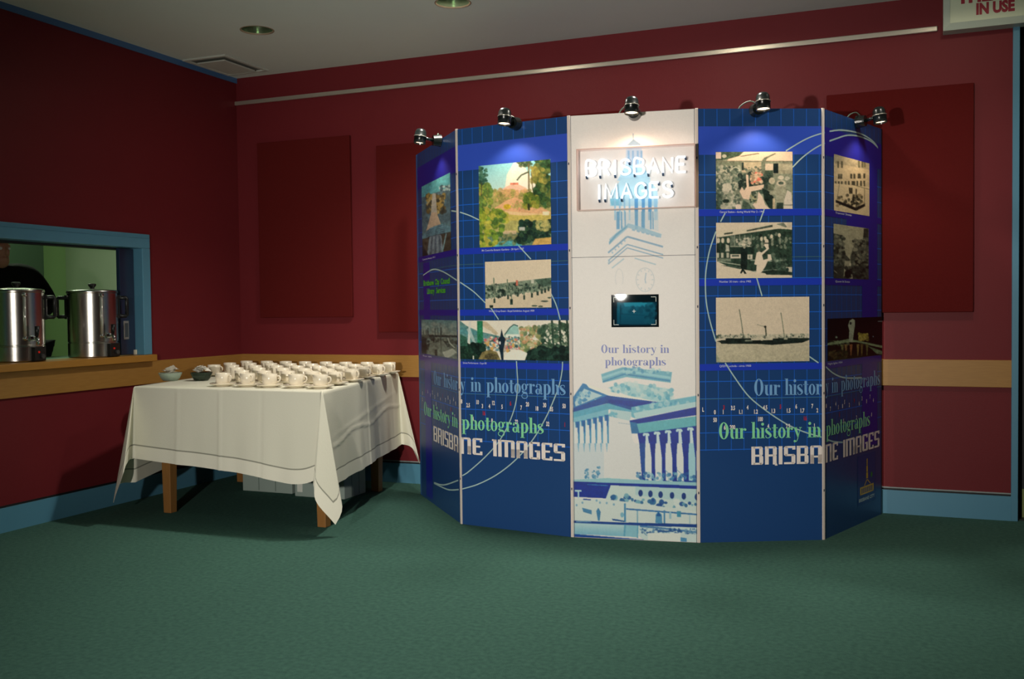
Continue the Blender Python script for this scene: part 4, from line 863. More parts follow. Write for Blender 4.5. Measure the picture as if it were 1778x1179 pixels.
# ------------------------------------------------------------------ picture drawing: small pictures drawn from shapes, stored as point colours
class Canvas:
    def __init__(s, quad, w, h, bg, seed=1):
        s.q = [np.array(p, float) for p in quad]; s.w, s.h = w, h; s.W, s.H = w * 2, h * 2
        s.a = np.zeros((s.H, s.W, 3)); s.a[:] = bg; s.r = np.random.RandomState(seed); s.o(0, 0, 1)
        yy, xx = np.mgrid[0:s.H, 0:s.W]; s.X = (xx + 0.5) / s.W; s.Y = (yy + 0.5) / s.H
    def o(s, x0, y0, k): s.t = (x0, y0, k); return s
    def m(s, p):
        u = s.t[0] + p[0] / s.t[2]; v = s.t[1] + p[1] / s.t[2]; TL, TR, BR_, BL_ = s.q
        x = 0.5
        for _ in range(6):
            y = 0.5
            top = TL + (TR - TL) * x; bot = BL_ + (BR_ - BL_) * x; y = (v - top[1]) / (bot[1] - top[1])
            l = TL + (BL_ - TL) * y; r = TR + (BR_ - TR) * y; x = (u - l[0]) / (r[0] - l[0])
        return x, y
    def mask(s, P_):
        xs, ys = [p[0] for p in P_], [p[1] for p in P_]
        x0, x1 = max(0, int(min(xs) * s.W) - 1), min(s.W, int(max(xs) * s.W) + 2); y0, y1 = max(0, int(min(ys) * s.H) - 1), min(s.H, int(max(ys) * s.H) + 2)
        if x1 <= x0 or y1 <= y0: return None
        X, Y = s.X[y0:y1, x0:x1], s.Y[y0:y1, x0:x1]; ins = np.zeros(X.shape, bool); n = len(P_)
        for k in range(n):
            (ax, ay), (bx_, by_) = P_[k], P_[(k + 1) % n]
            if ay == by_: continue
            c = ((ay > Y) != (by_ > Y)); ins ^= c & (X < (bx_ - ax) * (Y - ay) / (by_ - ay) + ax)
        return (slice(y0, y1), slice(x0, x1)), ins
    def poly(s, pts, c, al=1.0, raw=False, c2=None):
        r = s.mask(pts if raw else [s.m(p) for p in pts])
        if r is None: return s
        sl, ins = r; a = s.a[sl]; C = np.array(c, float)
        if c2 is not None:
            Y = s.Y[sl]; ys = [q[1] for q in (pts if raw else [s.m(p) for p in pts])]; f = np.clip((Y - min(ys)) / (max(ys) - min(ys) + 1e-9), 0, 1)[..., None]
            C = C * (1 - f) + np.array(c2, float) * f; C = C[ins]
        a[ins] = a[ins] * (1 - al) + C * al; return s
    def rect(s, x0, y0, x1, y1, c, al=1.0, c2=None): return s.poly([(x0, y0), (x1, y0), (x1, y1), (x0, y1)], c, al, c2=c2)
    def ell(s, cx, cy, rx, ry, c, al=1.0): return s.poly([(cx + rx * math.cos(k * PI / 9), cy + ry * math.sin(k * PI / 9)) for k in range(18)], c, al)
    def line(s, pts, w, c, al=1.0):
        for (ax, ay), (bx_, by_) in zip(pts[:-1], pts[1:]):
            d = math.hypot(bx_ - ax, by_ - ay) + 1e-9; nx, ny = -(by_ - ay) / d * w / 2, (bx_ - ax) / d * w / 2
            s.poly([(ax + nx, ay + ny), (bx_ + nx, by_ + ny), (bx_ - nx, by_ - ny), (ax - nx, ay - ny)], c, al)
        return s
    def blobs(s, n, box, sz, cols, al=1.0, asp=1.0, inside=None):
        for _ in range(n):
            x, y = s.r.uniform(box[0], box[2]), s.r.uniform(box[1], box[3])
            if inside is not None and not inside(x, y): continue
            r = s.r.uniform(*sz); s.ell(x, y, r, r * asp * s.r.uniform(0.7, 1.3), cols[s.r.randint(len(cols))], al)
        return s
    def grain(s, amp, cell=2):
        g = s.r.uniform(-amp, amp, ((s.H + cell - 1) // cell, (s.W + cell - 1) // cell)); g = np.kron(g, np.ones((cell, cell)))[:s.H, :s.W]; s.a += g[..., None]; return s
    def tex(s, amp):
        for cell, a in ((16, 0.5), (8, 0.8), (4, 1.0)):
            h, w = s.H // cell + 2, s.W // cell + 2; g = s.r.uniform(-1, 1, (h, w)); y, x = np.arange(s.H) / cell, np.arange(s.W) / cell
            y0, x0 = y.astype(int), x.astype(int); fy, fx = (y - y0)[:, None], (x - x0)[None]
            G = g[y0][:, x0] * (1 - fy) * (1 - fx) + g[y0 + 1][:, x0] * fy * (1 - fx) + g[y0][:, x0 + 1] * (1 - fy) * fx + g[y0 + 1][:, x0 + 1] * fy * fx
            m_ = s.a.mean(2); s.a *= (1 + amp * a * G * np.clip(1.15 - m_ / 170, 0.035, 1))[..., None]
        return s
    def blur(s, n=1):
        for _ in range(n):
            p = np.pad(s.a, ((1, 1), (1, 1), (0, 0)), 'edge'); s.a = (p[1:-1, 1:-1] * 2 + p[:-2, 1:-1] + p[2:, 1:-1] + p[1:-1, :-2] + p[1:-1, 2:]) / 6
        return s
    def out(s, gain=1.0):
        a = s.a.reshape(s.h, 2, s.w, 2, 3).mean((1, 3)); a = np.clip(a * gain, 0, 255) / 255
        return np.where(a <= 0.04045, a / 12.92, ((a + 0.055) / 1.055) ** 2.4)
def put(i, quad, cv, off, m, name, parent, gain=1.0, full=None, label=None, thick=False):
    if full: s0, s1, z0, z1 = full
    else:
        c = [pan(i, *p) for p in quad]; s0, s1 = (c[0][0] + c[3][0]) / 2, (c[1][0] + c[2][0]) / 2; z1, z0 = (c[0][1] + c[1][1]) / 2, (c[2][1] + c[3][1]) / 2
    w, h = cv.w, cv.h; L = cv.out(gain); v = []; f = []
    for y in range(h):
        z = z1 + (z0 - z1) * y / (h - 1)
        for x in range(w): v.append(pt(i, s0 + (s1 - s0) * x / (w - 1), z, off))
    a = np.arange((h - 1) * (w - 1)); yy, xx = a // (w - 1), a % (w - 1); b_ = yy * w + xx
    f = np.stack([b_, b_ + w, b_ + w + 1, b_ + 1], 1).tolist()
    o = build(name, MB().add(v, f), m, parent)
    ca = o.data.color_attributes.new('print', 'FLOAT_COLOR', 'POINT')
    ca.data.foreach_set('color', np.concatenate([L.reshape(-1, 3), np.ones((w * h, 1))], 1).astype(np.float32).ravel())
    if label: o['label'] = label
    return o
def canv(quad, bg, seed=1, k=1.0):
    w = int(max(abs(quad[1][0] - quad[0][0]), 60) * k) + 2; h = int(max(abs(quad[3][1] - quad[0][1]), 60) * k) + 2; return Canvas(quad, w, h, bg, seed)
PAP, DK, MD = (214, 198, 172), (36, 52, 46), (118, 128, 108)

# --- botanic dome (colour)
q = [(831.8, 287.3), (956.3, 277.2), (957, 424), (832.3, 429.8)]; c = canv(q, (150, 205, 205), 2).o(820, 270, 6.933)
c.poly([(60, 40), (1000, 20), (1000, 480), (60, 480)], (112, 186, 200), c2=(196, 220, 208))
c.poly([(400, 420), (430, 230), (520, 80), (620, 90), (660, 170), (800, 400), (780, 470), (300, 470)], (236, 228, 206), 0.9)
c.poly([(330, 450), (390, 390), (470, 352), (560, 348), (660, 390), (720, 450)], (226, 186, 160)); c.rect(470, 330, 565, 352, (206, 120, 92))
for k in range(9): c.line([(500, 350), (340 + k * 45, 460)], 3, (200, 160, 140), 0.5)
c.poly([(60, 430), (300, 430), (420, 470), (700, 440), (1000, 470), (1000, 760), (60, 760)], (166, 158, 96))
c.blobs(120, (280, 420, 720, 560), (14, 34), [(186, 152, 98), (160, 150, 84), (206, 160, 112), (140, 136, 76)], 0.8)
c.poly([(260, 640), (420, 540), (520, 500), (760, 590), (940, 680), (940, 740), (260, 700)], (214, 166, 120)); c.ell(430, 615, 45, 32, (196, 164, 50)); c.blobs(40, (480, 560, 660, 650), (10, 22), [(176, 160, 96), (206, 150, 110)])
c.poly([(200, 690), (950, 700), (950, 800), (200, 790)], (194, 176, 92)); c.poly([(240, 660), (480, 672), (900, 710), (600, 722), (260, 690)], (226, 190, 140)); c.rect(850, 675, 925, 720, (232, 214, 176))
c.poly([(60, 780), (950, 780), (950, 940), (60, 930)], (170, 164, 98)); c.poly([(60, 930), (960, 920), (960, 1120), (60, 1120)], (92, 118, 92)); c.poly([(150, 1040), (560, 1020), (640, 1120), (150, 1120)], (88, 166, 170)); c.rect(320, 900, 540, 945, (206, 176, 140), 0.8)
c.blobs(60, (260, 940, 700, 1060), (10, 26), [(74, 100, 70), (110, 126, 80), (140, 140, 96)], 0.8)
c.blobs(90, (80, 340, 230, 700), (18, 40), [(126, 144, 62), (88, 116, 56), (160, 150, 70)], 0.9); c.blobs(40, (85, 140, 190, 330), (10, 28), [(44, 86, 72), (70, 110, 90)], 0.85); c.line([(120, 320), (115, 480)], 12, (80, 80, 56))
c.blobs(150, (80, 640, 420, 1100), (18, 42), [(150, 160, 56), (108, 136, 50), (72, 104, 48), (176, 170, 70)], 0.9, inside=lambda x, y: x < 430 - (y - 750) * 0.4)
c.blobs(170, (740, 60, 950, 620), (20, 46), [(40, 70, 40), (64, 92, 46), (96, 110, 56), (52, 84, 52)], 0.9, inside=lambda x, y: x > 760 + max(0, 120 - y) * 0.1 and (y > 150 or x > 780)); c.blobs(40, (720, 150, 880, 330), (14, 30), [(150, 140, 66), (120, 124, 60)], 0.8)
c.blobs(40, (560, 70, 720, 130), (10, 22), [(56, 80, 56), (86, 100, 70)], 0.8); c.line([(690, 100), (690, 430)], 18, (104, 92, 60)); c.line([(720, 200), (735, 430)], 10, (116, 104, 70)); c.line([(690, 200), (600, 240), (550, 300)], 16, (70, 86, 60))
c.blobs(60, (640, 470, 790, 620), (18, 36), [(104, 122, 46), (140, 140, 56), (76, 100, 40)], 0.9); c.line([(685, 580), (690, 660)], 26, (50, 60, 36))
c.blobs(110, (500, 800, 950, 1040), (20, 44), [(30, 58, 46), (48, 76, 52), (24, 46, 40)], 0.9, inside=lambda x, y: x > 880 - y * 0.35); c.poly([(720, 1080), (760, 1000), (950, 980), (950, 1080)], (196, 160, 90)); c.rect(570, 860, 640, 900, (210, 206, 196), 0.8)
c.blobs(30, (780, 790, 940, 900), (10, 26), [(190, 180, 110)], 0.7)
put(1, q, c.tex(0.30).grain(9).blur(1), LAY * 2.0, M_PRINT, 'photo_print', panels[1], 1.14, label='colour photograph of a domed glasshouse in a garden')
# --- wood chop (sepia)
q = [(842.6, 454.5), (957.3, 450.7), (957.3, 533.8), (842.9, 535)]; c = canv(q, PAP, 3, 1.2).o(830, 440, 10.72)
c.poly([(100, 600), (1100, 480), (1400, 450), (1400, 680), (1050, 700), (100, 850)], (122, 136, 116)); c.poly([(1060, 490), (1400, 455), (1400, 590), (1180, 630)], (70, 92, 78))
c.blobs(260, (130, 570, 1180, 830), (12, 30), [DK, (64, 84, 70), (150, 158, 134), (96, 112, 94)], 0.85, inside=lambda x, y: y < 850 - (x - 130) * 0.13); c.poly([(130, 870), (600, 810), (1200, 700), (1400, 640), (1400, 1050), (130, 1050)], (204, 188, 160))
for x, y0, y1, w in ((305, 450, 920, 26), (560, 480, 850, 22), (740, 500, 800, 22), (630, 700, 950, 26), (860, 560, 860, 26), (1000, 560, 820, 26), (1105, 560, 780, 22), (1180, 600, 750, 18), (1240, 620, 730, 16), (1300, 620, 700, 14)):
    c.line([(x, y0), (x + 12, y1)], w * 0.75, (110, 126, 104)); c.rect(x - 8, y1 - 80, x + 28, y1, (52, 70, 60))
c.rect(720, 500, 760, 600, (196, 96, 78), 0.8); c.rect(1000, 490, 1050, 560, (210, 206, 186), 0.8); c.rect(610, 850, 660, 950, (40, 62, 52)); c.rect(220, 960, 290, 1010, DK)
for a in ((1170, 880, 1310, 895), (1000, 960, 1110, 985), (1120, 965, 1210, 1000), (1290, 815, 1360, 830)): c.ell((a[0] + a[2]) / 2, (a[1] + a[3]) / 2, (a[2] - a[0]) / 2, 14, (64, 84, 70))
put(1, q, c.tex(0.30).grain(8).blur(1), LAY * 2.0, M_PRINT, 'photo_print', panels[1], 1.14, label='sepia photograph of a wood chopping crowd')
# --- street performance (wide colour)
q = [(798, 555.5), (989.8, 557.4), (989.8, 626.2), (798, 624.2)]; c = canv(q, (222, 214, 196), 4, 1.1).o(725, 545, 6.465)
c.poly([(470, 60), (560, 130), (690, 190), (940, 250), (940, 330), (470, 330)], (96, 140, 136)); c.poly([(740, 80), (800, 90), (930, 220), (900, 240), (740, 130)], (196, 180, 150)); c.poly([(470, 130), (690, 200), (690, 240), (470, 220)], (78, 130, 132))
c.rect(685, 75, 750, 360, (40, 120, 84)); c.poly([(590, 80), (570, 330), (600, 330), (610, 80)], (206, 206, 196)); c.poly([(560, 170), (640, 330), (670, 330), (600, 150)], (180, 196, 190), 0.8); c.poly([(760, 150), (860, 200), (770, 200)], (214, 206, 186))
c.poly([(995, 240), (1060, 150), (1110, 118), (1150, 130), (1165, 260), (1150, 300), (1000, 300)], (150, 190, 180)); c.line([(1000, 235), (1060, 155), (1105, 122), (1150, 140)], 12, (60, 90, 84)); c.rect(1010, 230, 1160, 265, (222, 226, 210)); c.poly([(830, 250), (860, 255), (900, 310), (870, 310)], (196, 50, 60))
c.blobs(240, (750, 260, 1240, 420), (8, 20), [(190, 170, 150), (120, 150, 140), (200, 110, 110), (70, 100, 96), (226, 214, 190), (90, 140, 150), (206, 160, 90)], 0.9)
c.blobs(110, (1180, 150, 1400, 430), (12, 30), [(120, 140, 90), (90, 112, 76), (190, 180, 140), (150, 150, 100), (200, 150, 110)], 0.85); c.blobs(120, (1380, 130, 1720, 400), (14, 34), [(36, 64, 50), (58, 84, 64), (96, 116, 92)], 0.85); c.blobs(30, (1440, 180, 1700, 340), (8, 16), [(214, 210, 190)], 0.9)
for x in (1520, 1600, 1680): c.line([(x, 80), (x + 15, 400)], 22, (44, 66, 52))
c.blobs(170, (465, 350, 750, 530), (20, 44), [(22, 44, 36), (30, 56, 44), (16, 32, 28)], 0.95); c.blobs(160, (1220, 390, 1720, 540), (24, 46), [(24, 48, 40), (34, 60, 50), (18, 36, 32)], 0.95, inside=lambda x, y: y > 380 + max(0, 1400 - x) * 0.45)
c.poly([(470, 220), (560, 260), (570, 360), (470, 360)], (52, 96, 80)); c.poly([(690, 520), (740, 430), (830, 400), (910, 430), (960, 530)], (128, 116, 74)); c.ell(850, 480, 80, 40, (80, 74, 50), 0.8)
c.poly([(970, 540), (1010, 450), (1090, 395), (1180, 405), (1250, 440), (1215, 540)], (232, 222, 206)); c.poly([(960, 520), (940, 400), (925, 290), (950, 250), (965, 170), (985, 250), (1010, 280), (985, 400), (985, 520)], (22, 40, 52)); c.ell(945, 325, 10, 18, (240, 236, 226)); c.rect(630, 470, 645, 515, (210, 210, 190))
put(1, q, c.tex(0.30).grain(8).blur(1), LAY * 2.0, M_PRINT, 'photo_print', panels[1], 1.14, label='wide colour photograph of a street crowd under awnings')
# --- left end panel: tower seen from below, river view
q = [(733.2, 324.1), (782.8, 298.7), (782.8, 435.5), (733.2, 444.3)]; c = canv(q, (86, 116, 124), 5).o(720, 280, 4.535)
c.poly([(50, 210), (290, 80), (290, 200), (190, 240), (50, 290)], (84, 156, 168)); c.poly([(50, 290), (190, 240), (290, 200), (290, 500), (200, 470), (50, 560)], (78, 104, 116)); c.blobs(26, (210, 190, 285, 225), (6, 12), [(150, 176, 180), (60, 84, 96)])
c.blobs(110, (105, 255, 240, 400), (8, 18), [(150, 130, 72), (96, 86, 56), (60, 66, 60), (170, 156, 110)], 0.9); c.poly([(150, 250), (175, 250), (185, 420), (130, 480)], (164, 164, 156)); c.poly([(140, 400), (180, 400), (215, 500), (90, 560)], (178, 160, 140))
c.poly([(50, 590), (130, 520), (220, 490), (290, 520), (290, 560), (170, 570), (50, 620)], (96, 136, 152)); c.poly([(50, 610), (290, 555), (290, 720), (50, 750)], (66, 64, 56)); c.poly([(120, 590), (210, 575), (230, 720), (100, 735)], (100, 116, 128))
for k in range(7): c.line([(130 + k * 14, 585), (112 + k * 18, 735)], 4, (46, 60, 76) if k % 2 else (140, 156, 166))
for k in range(5): c.line([(95, 545 + k * 12), (240, 500 + k * 16)], 4, (60, 80, 96))
c.line([(250, 570), (220, 715)], 8, (120, 156, 166)); c.poly([(60, 650), (110, 730), (60, 750)], (34, 38, 40))
put(0, q, c.tex(0.30).grain(9).blur(1), LAY * 2.0, M_PRINT, 'photo_print', panels[0], 1.1, label='colour photograph of a tower seen from below')
q = [(732.4, 555.5), (794.1, 555.5), (794.1, 624), (732.4, 613)]; c = canv(q, (104, 122, 116), 6).o(725, 545, 6.465)
c.poly([(40, 60), (460, 60), (460, 250), (40, 250)], (84, 122, 126), c2=(140, 146, 132)); c.blobs(40, (60, 90, 440, 200), (16, 36), [(150, 160, 150), (110, 140, 140)], 0.4)
for x in (75, 110, 130, 215, 245, 275, 285): c.line([(x, 150 + (x % 40)), (x, 260)], 10, (66, 82, 80))
c.rect(40, 238, 460, 262, (40, 50, 48)); c.blobs(120, (45, 255, 445, 420), (12, 30), [(36, 46, 44), (60, 70, 64), (110, 120, 108), (84, 96, 88)], 0.85); c.poly([(150, 340), (300, 300), (360, 400), (280, 470), (120, 450)], (120, 132, 120), 0.8); c.rect(40, 280, 110, 450, (26, 34, 34), 0.85)
c.poly([(290, 430), (400, 385), (440, 430), (350, 500), (320, 490)], (176, 184, 170)); c.line([(350, 270), (370, 330), (420, 380)], 14, (170, 180, 166)); c.line([(275, 150), (278, 420)], 6, (60, 66, 60)); c.rect(210, 400, 235, 480, (40, 48, 46))
put(0, q, c.tex(0.30).grain(8).blur(1), LAY * 2.0, M_PRINT, 'photo_print', panels[0], 1.1, label='grey photograph of a river with masts')
# --- railway station crowd
q = [(1243, 264.2), (1376, 263), (1376, 363), (1243, 363)]; c = canv(q, (126, 132, 112), 7, 1.15).o(1235, 255, 9.827)
c.poly([(70, 80), (600, 80), (480, 160), (260, 220), (70, 240)], (66, 84, 66)); c.rect(80, 100, 170, 210, (206, 186, 170)); c.ell(225, 165, 40, 30, (180, 176, 156)); c.poly([(560, 85), (600, 75), (1390, 75), (1390, 240), (880, 240), (270, 240), (300, 210), (470, 165)], (214, 190, 164))
c.poly([(480, 165), (800, 108), (820, 122), (520, 172)], (96, 96, 80)); c.poly([(850, 250), (900, 190), (1080, 110), (1110, 118), (950, 200), (920, 250)], (104, 112, 92)); c.rect(70, 240, 1390, 262, (116, 118, 98)); c.rect(70, 262, 860, 440, (172, 160, 132)); c.rect(70, 262, 510, 400, (110, 118, 98)); c.rect(515, 270, 552, 400, (40, 54, 48)); c.rect(850, 250, 915, 600, (104, 112, 94)); c.rect(915, 285, 1390, 460, (150, 146, 122)); c.rect(920, 290, 1050, 400, (196, 180, 156)); c.rect(1055, 285, 1140, 450, (20, 34, 34)); c.rect(1210, 300, 1390, 400, (170, 164, 138)); c.rect(915, 400, 1050, 560, (66, 80, 66))
c.blobs(300, (80, 340, 500, 700), (16, 34), [(150, 152, 132), (96, 108, 92), (60, 76, 66), (176, 172, 150)], 0.85); c.line([(320, 420), (360, 370), (420, 350), (480, 380), (490, 420)], 18, (176, 178, 156)); c.blobs(60, (560, 340, 850, 470), (12, 24), [(70, 82, 70), (184, 166, 140), (120, 124, 104)], 0.85)
c.blobs(120, (480, 470, 980, 760), (22, 44), [(40, 56, 48), (66, 82, 70), (30, 44, 40)], 0.9); c.poly([(590, 470), (630, 480), (640, 680), (900, 640), (880, 720), (680, 760), (640, 900), (540, 880), (480, 760), (520, 680), (560, 740), (600, 680)], (208, 184, 160)); c.blobs(60, (680, 440, 860, 620), (14, 30), [(212, 180, 150), (206, 110, 90), (150, 130, 104), (196, 170, 140)], 0.9)
c.poly([(800, 760), (870, 850), (920, 990), (1000, 1060), (760, 1062), (700, 980), (780, 920)], (212, 190, 168)); c.blobs(26, (660, 770, 760, 940), (12, 24), [(60, 76, 60), (150, 146, 110), (40, 52, 44)], 0.9); c.poly([(540, 900), (640, 960), (700, 1062), (520, 1062)], (70, 86, 72)); c.poly([(860, 700), (980, 760), (1060, 860), (1040, 1062), (980, 1040), (900, 900)], (28, 42, 36))
c.poly([(150, 780), (200, 640), (300, 610), (350, 660), (350, 760), (420, 860), (520, 930), (500, 1062), (160, 1062)], (162, 160, 140)); c.ell(260, 690, 90, 70, (184, 178, 158)); c.blobs(40, (170, 700, 480, 1050), (14, 36), [(110, 118, 100), (190, 184, 164), (70, 84, 72)], 0.8); c.ell(250, 920, 60, 34, (36, 50, 42)); c.ell(460, 1020, 50, 50, (206, 190, 172)); c.blobs(40, (80, 640, 170, 1060), (18, 36), [(56, 72, 62), (80, 94, 80)], 0.9)
c.poly([(980, 790), (1080, 700), (1120, 590), (1200, 560), (1270, 620), (1270, 760), (1240, 950), (1100, 960), (1100, 820), (1000, 820)], (146, 146, 124)); c.ell(1185, 620, 80, 52, (180, 172, 150)); c.ell(1185, 618, 46, 26, (70, 84, 72)); c.ell(1185, 525, 52, 36, (190, 182, 160)); c.ell(1030, 580, 52, 54, (176, 168, 142)); c.poly([(960, 640), (1080, 640), (1060, 740), (970, 740)], (96, 104, 84)); c.rect(1110, 950, 1220, 1062, (44, 58, 50)); c.rect(1040, 880, 1085, 1062, (176, 160, 130)); c.poly([(1290, 740), (1360, 780), (1385, 1062), (1225, 1062), (1240, 900)], (196, 186, 168)); c.ell(1290, 540, 40, 36, (170, 168, 148)); c.ell(1330, 620, 56, 60, (120, 126, 108)); c.rect(1230, 985, 1385, 1000, (90, 96, 84), 0.7)
put(3, q, c.tex(0.30).grain(9).blur(1), LAY * 2.0, M_PRINT, 'photo_print', panels[3], 1.16, label='sepia photograph of a crowd beside a railway carriage')
# --- tram
q = [(1243.5, 386.4), (1375, 386.4), (1375, 482.6), (1243.5, 483)]; c = canv(q, (204, 190, 166), 8, 1.15).o(1235, 375, 9.433)
c.poly([(100, 340), (600, 260), (1100, 200), (1320, 235), (1320, 900), (1000, 960), (300, 830), (100, 740)], (44, 62, 50)); c.poly([(80, 250), (600, 200), (1000, 140), (1230, 190), (1320, 230), (1100, 215), (600, 280), (110, 350)], (200, 188, 162)); c.poly([(215, 280), (360, 262), (350, 290), (215, 305)], (60, 72, 60)); c.poly([(580, 235), (1000, 150), (1000, 185), (580, 258)], (62, 74, 62)); c.poly([(1060, 140), (1180, 115), (1240, 190), (1200, 190)], (110, 116, 100)); c.rect(1240, 108, 1300, 200, (186, 174, 150))
c.rect(310, 320, 660, 500, (70, 84, 70)); c.rect(310, 330, 380, 490, (96, 108, 92))
for x in (385, 465, 550, 655): c.line([(x, 310), (x, 500)], 10, (150, 154, 132))
c.rect(310, 492, 660, 506, (150, 154, 132)); c.rect(310, 510, 690, 610, (30, 46, 38)); c.rect(312, 622, 480, 692, (196, 186, 164)); c.rect(340, 636, 455, 662, (70, 80, 68)); c.rect(580, 630, 672, 708, (190, 182, 160)); c.rect(610, 648, 640, 690, (110, 116, 100))
for x in (120, 190, 280): c.ell(x, 400, 26, 44, (196, 184, 160)); c.poly([(x - 30, 450), (x + 20, 450), (x + 30, 600), (x - 30, 600)], (36, 50, 42)); c.rect(x - 30, 600, x + 10, 680, (176, 172, 150))
c.poly([(240, 460), (290, 480), (300, 580), (235, 580)], (170, 168, 148)); c.blobs(26, (400, 370, 650, 480), (14, 30), [(186, 178, 156), (60, 74, 62), (140, 144, 124)], 0.9); c.blobs(70, (680, 280, 1300, 520), (14, 28), [(28, 42, 36), (60, 76, 64), (120, 128, 108)], 0.8)
for x, y in ((820, 380), (985, 340), (1110, 320), (880, 370)): c.ell(x, y, 24, 34, (196, 186, 160)); c.ell(x + 10, y + 90, 20, 60, (150, 152, 130), 0.7)
for y0, y1, w in ((720, 745, 18), (820, 880, 16)): c.line([(640, y0 + 90 if w == 16 else y0), (1100, y1)], w, (150, 160, 140))
c.rect(1000, 720, 1200, 738, (150, 160, 138)); c.blobs(50, (1000, 640, 1300, 900), (14, 40), [(30, 46, 38), (56, 72, 60), (90, 104, 88)], 0.7); c.rect(1220, 840, 1320, 930, (190, 180, 156)); c.ell(1240, 880, 24, 34, DK); c.rect(110, 690, 320, 740, (110, 120, 102)); c.line([(110, 740), (330, 775), (480, 800)], 16, (150, 156, 134))
c.poly([(480, 520), (540, 490), (590, 540), (590, 700), (575, 940), (540, 940), (530, 860), (500, 940), (470, 930), (485, 720)], (22, 34, 30)); c.ell(540, 500, 22, 34, (150, 148, 126)); c.ell(530, 470, 40, 20, (200, 190, 166))
c.poly([(700, 790), (740, 600), (780, 580), (820, 600), (900, 540), (860, 480), (890, 400), (930, 430), (940, 540), (830, 640), (850, 720), (920, 700), (920, 630), (970, 630), (990, 720), (920, 740), (880, 830), (820, 920), (730, 940), (740, 800)], (214, 198, 174)); c.ell(905, 420, 30, 40, (206, 192, 168)); c.rect(870, 440, 935, 456, (50, 62, 54)); c.ell(775, 545, 28, 36, (70, 80, 66))
c.poly([(80, 770), (480, 860), (760, 930), (1100, 970), (1320, 960), (1320, 1030), (80, 1030)], (206, 192, 168)); c.poly([(840, 900), (1000, 880), (1320, 920), (1320, 970), (900, 960)], (34, 48, 40)); c.poly([(150, 800), (480, 830), (480, 870), (300, 830)], (60, 74, 62))
c.poly([(470, 930), (500, 860), (530, 870), (575, 940), (540, 945), (520, 900), (490, 940)], (22, 34, 30))
put(3, q, c.tex(0.30).grain(8).blur(1), LAY * 2.0, M_PRINT, 'photo_print', panels[3], 1.16, label='sepia photograph of passengers boarding an open tram')
# --- steamship
q = [(1243, 516.3), (1405.6, 515.7), (1404.5, 627.5), (1243.5, 628.7)]; c = canv(q, (204, 188, 164), 9, 1.1).o(1235, 505, 8.422)
c.poly([(60, 740), (1450, 740), (1450, 1050), (60, 1050)], (182, 172, 146), c2=(172, 164, 138)); c.poly([(60, 640), (1430, 630), (1430, 700), (60, 700)], (160, 158, 136), 0.6); c.blobs(120, (75, 635, 1420, 690), (6, 16), [(96, 106, 92), (60, 72, 62), (200, 190, 166), (140, 142, 122)], 0.8)
c.poly([(80, 735), (210, 700), (220, 690), (580, 690), (600, 720), (890, 720), (900, 695), (1160, 690), (1430, 695), (1430, 720), (1320, 760), (1100, 775), (880, 790), (700, 775), (360, 770), (150, 770), (130, 745)], (24, 34, 30)); c.rect(580, 695, 890, 718, (190, 180, 156)); c.rect(490, 715, 600, 735, (110, 116, 100)); c.rect(1055, 690, 1110, 714, (150, 146, 124)); c.rect(90, 690, 210, 715, (196, 184, 160)); c.ell(735, 700, 34, 26, (196, 186, 160))
c.line([(410, 270), (440, 450), (470, 690)], 12, (96, 104, 88)); c.line([(1015, 320), (1040, 480), (1065, 690)], 12, (106, 112, 94)); c.line([(790, 530), (800, 660)], 18, (60, 66, 54)); c.ell(785, 525, 18, 16, (40, 44, 38)); c.line([(670, 490), (720, 510), (775, 520)], 10, (130, 128, 108), 0.8); c.poly([(60, 640), (110, 650), (110, 690), (60, 690)], (70, 84, 72)); c.poly([(60, 880), (110, 960), (150, 1050), (60, 1050)], (130, 140, 118), 0.6)
put(3, q, c.tex(0.30).grain(8).blur(1), LAY * 2.0, M_PRINT, 'photo_print', panels[3], 1.16, label='sepia photograph of a long two masted steamship')
# --- right end panel
q = [(1447.7, 266.4), (1509.6, 285), (1508.6, 375.6), (1447.3, 365)]; c = canv(q, (176, 164, 132), 10).o(1430, 255, 4.81)
c.poly([(80, 50), (390, 130), (390, 300), (80, 290)], (186, 172, 138)); c.poly([(80, 50), (390, 130), (390, 200), (80, 130)], (150, 144, 120), 0.7)
for x in (120, 150, 290, 320, 340): c.rect(x - 8, 120, x + 8, 175, (70, 72, 56), 0.8)
for x in (125, 145, 225, 250, 285, 297, 335): c.rect(x - 8, 225, x + 8, 265, (48, 52, 42), 0.85)
for x in (100, 125, 148, 178, 205, 235, 250, 275, 305, 335): c.rect(x - 7, 285, x + 7, 330, (44, 48, 38), 0.85)
c.poly([(80, 300), (390, 340), (390, 600), (80, 560)], (196, 182, 146)); c.line([(250, 320), (390, 362)], 4, (80, 80, 62)); c.rect(205, 340, 235, 390, (60, 60, 46)); c.blobs(50, (110, 400, 340, 490), (6, 16), [(70, 70, 54), (150, 136, 100), (110, 104, 80)], 0.85); c.poly([(100, 440), (260, 505), (340, 470), (340, 495), (262, 532), (100, 462)], (24, 28, 26)); c.line([(265, 350), (262, 530)], 8, (40, 44, 36)); c.line([(130, 300), (110, 440)], 4, (110, 104, 84)); c.line([(335, 330), (335, 470)], 4, (100, 96, 76)); c.blobs(14, (225, 420, 285, 480), (8, 14), [(40, 44, 36)], 0.9)
put(4, q, c.tex(0.30).grain(9).blur(1), LAY * 2.0, M_PRINT, 'photo_print', panels[4], 1.1, label='sepia photograph of a moored vessel before tall buildings')
q = [(1447, 388), (1508.6, 397.4), (1507.3, 484.7), (1447, 483.7)]; c = canv(q, (160, 160, 132), 11).o(1430, 255, 4.81)
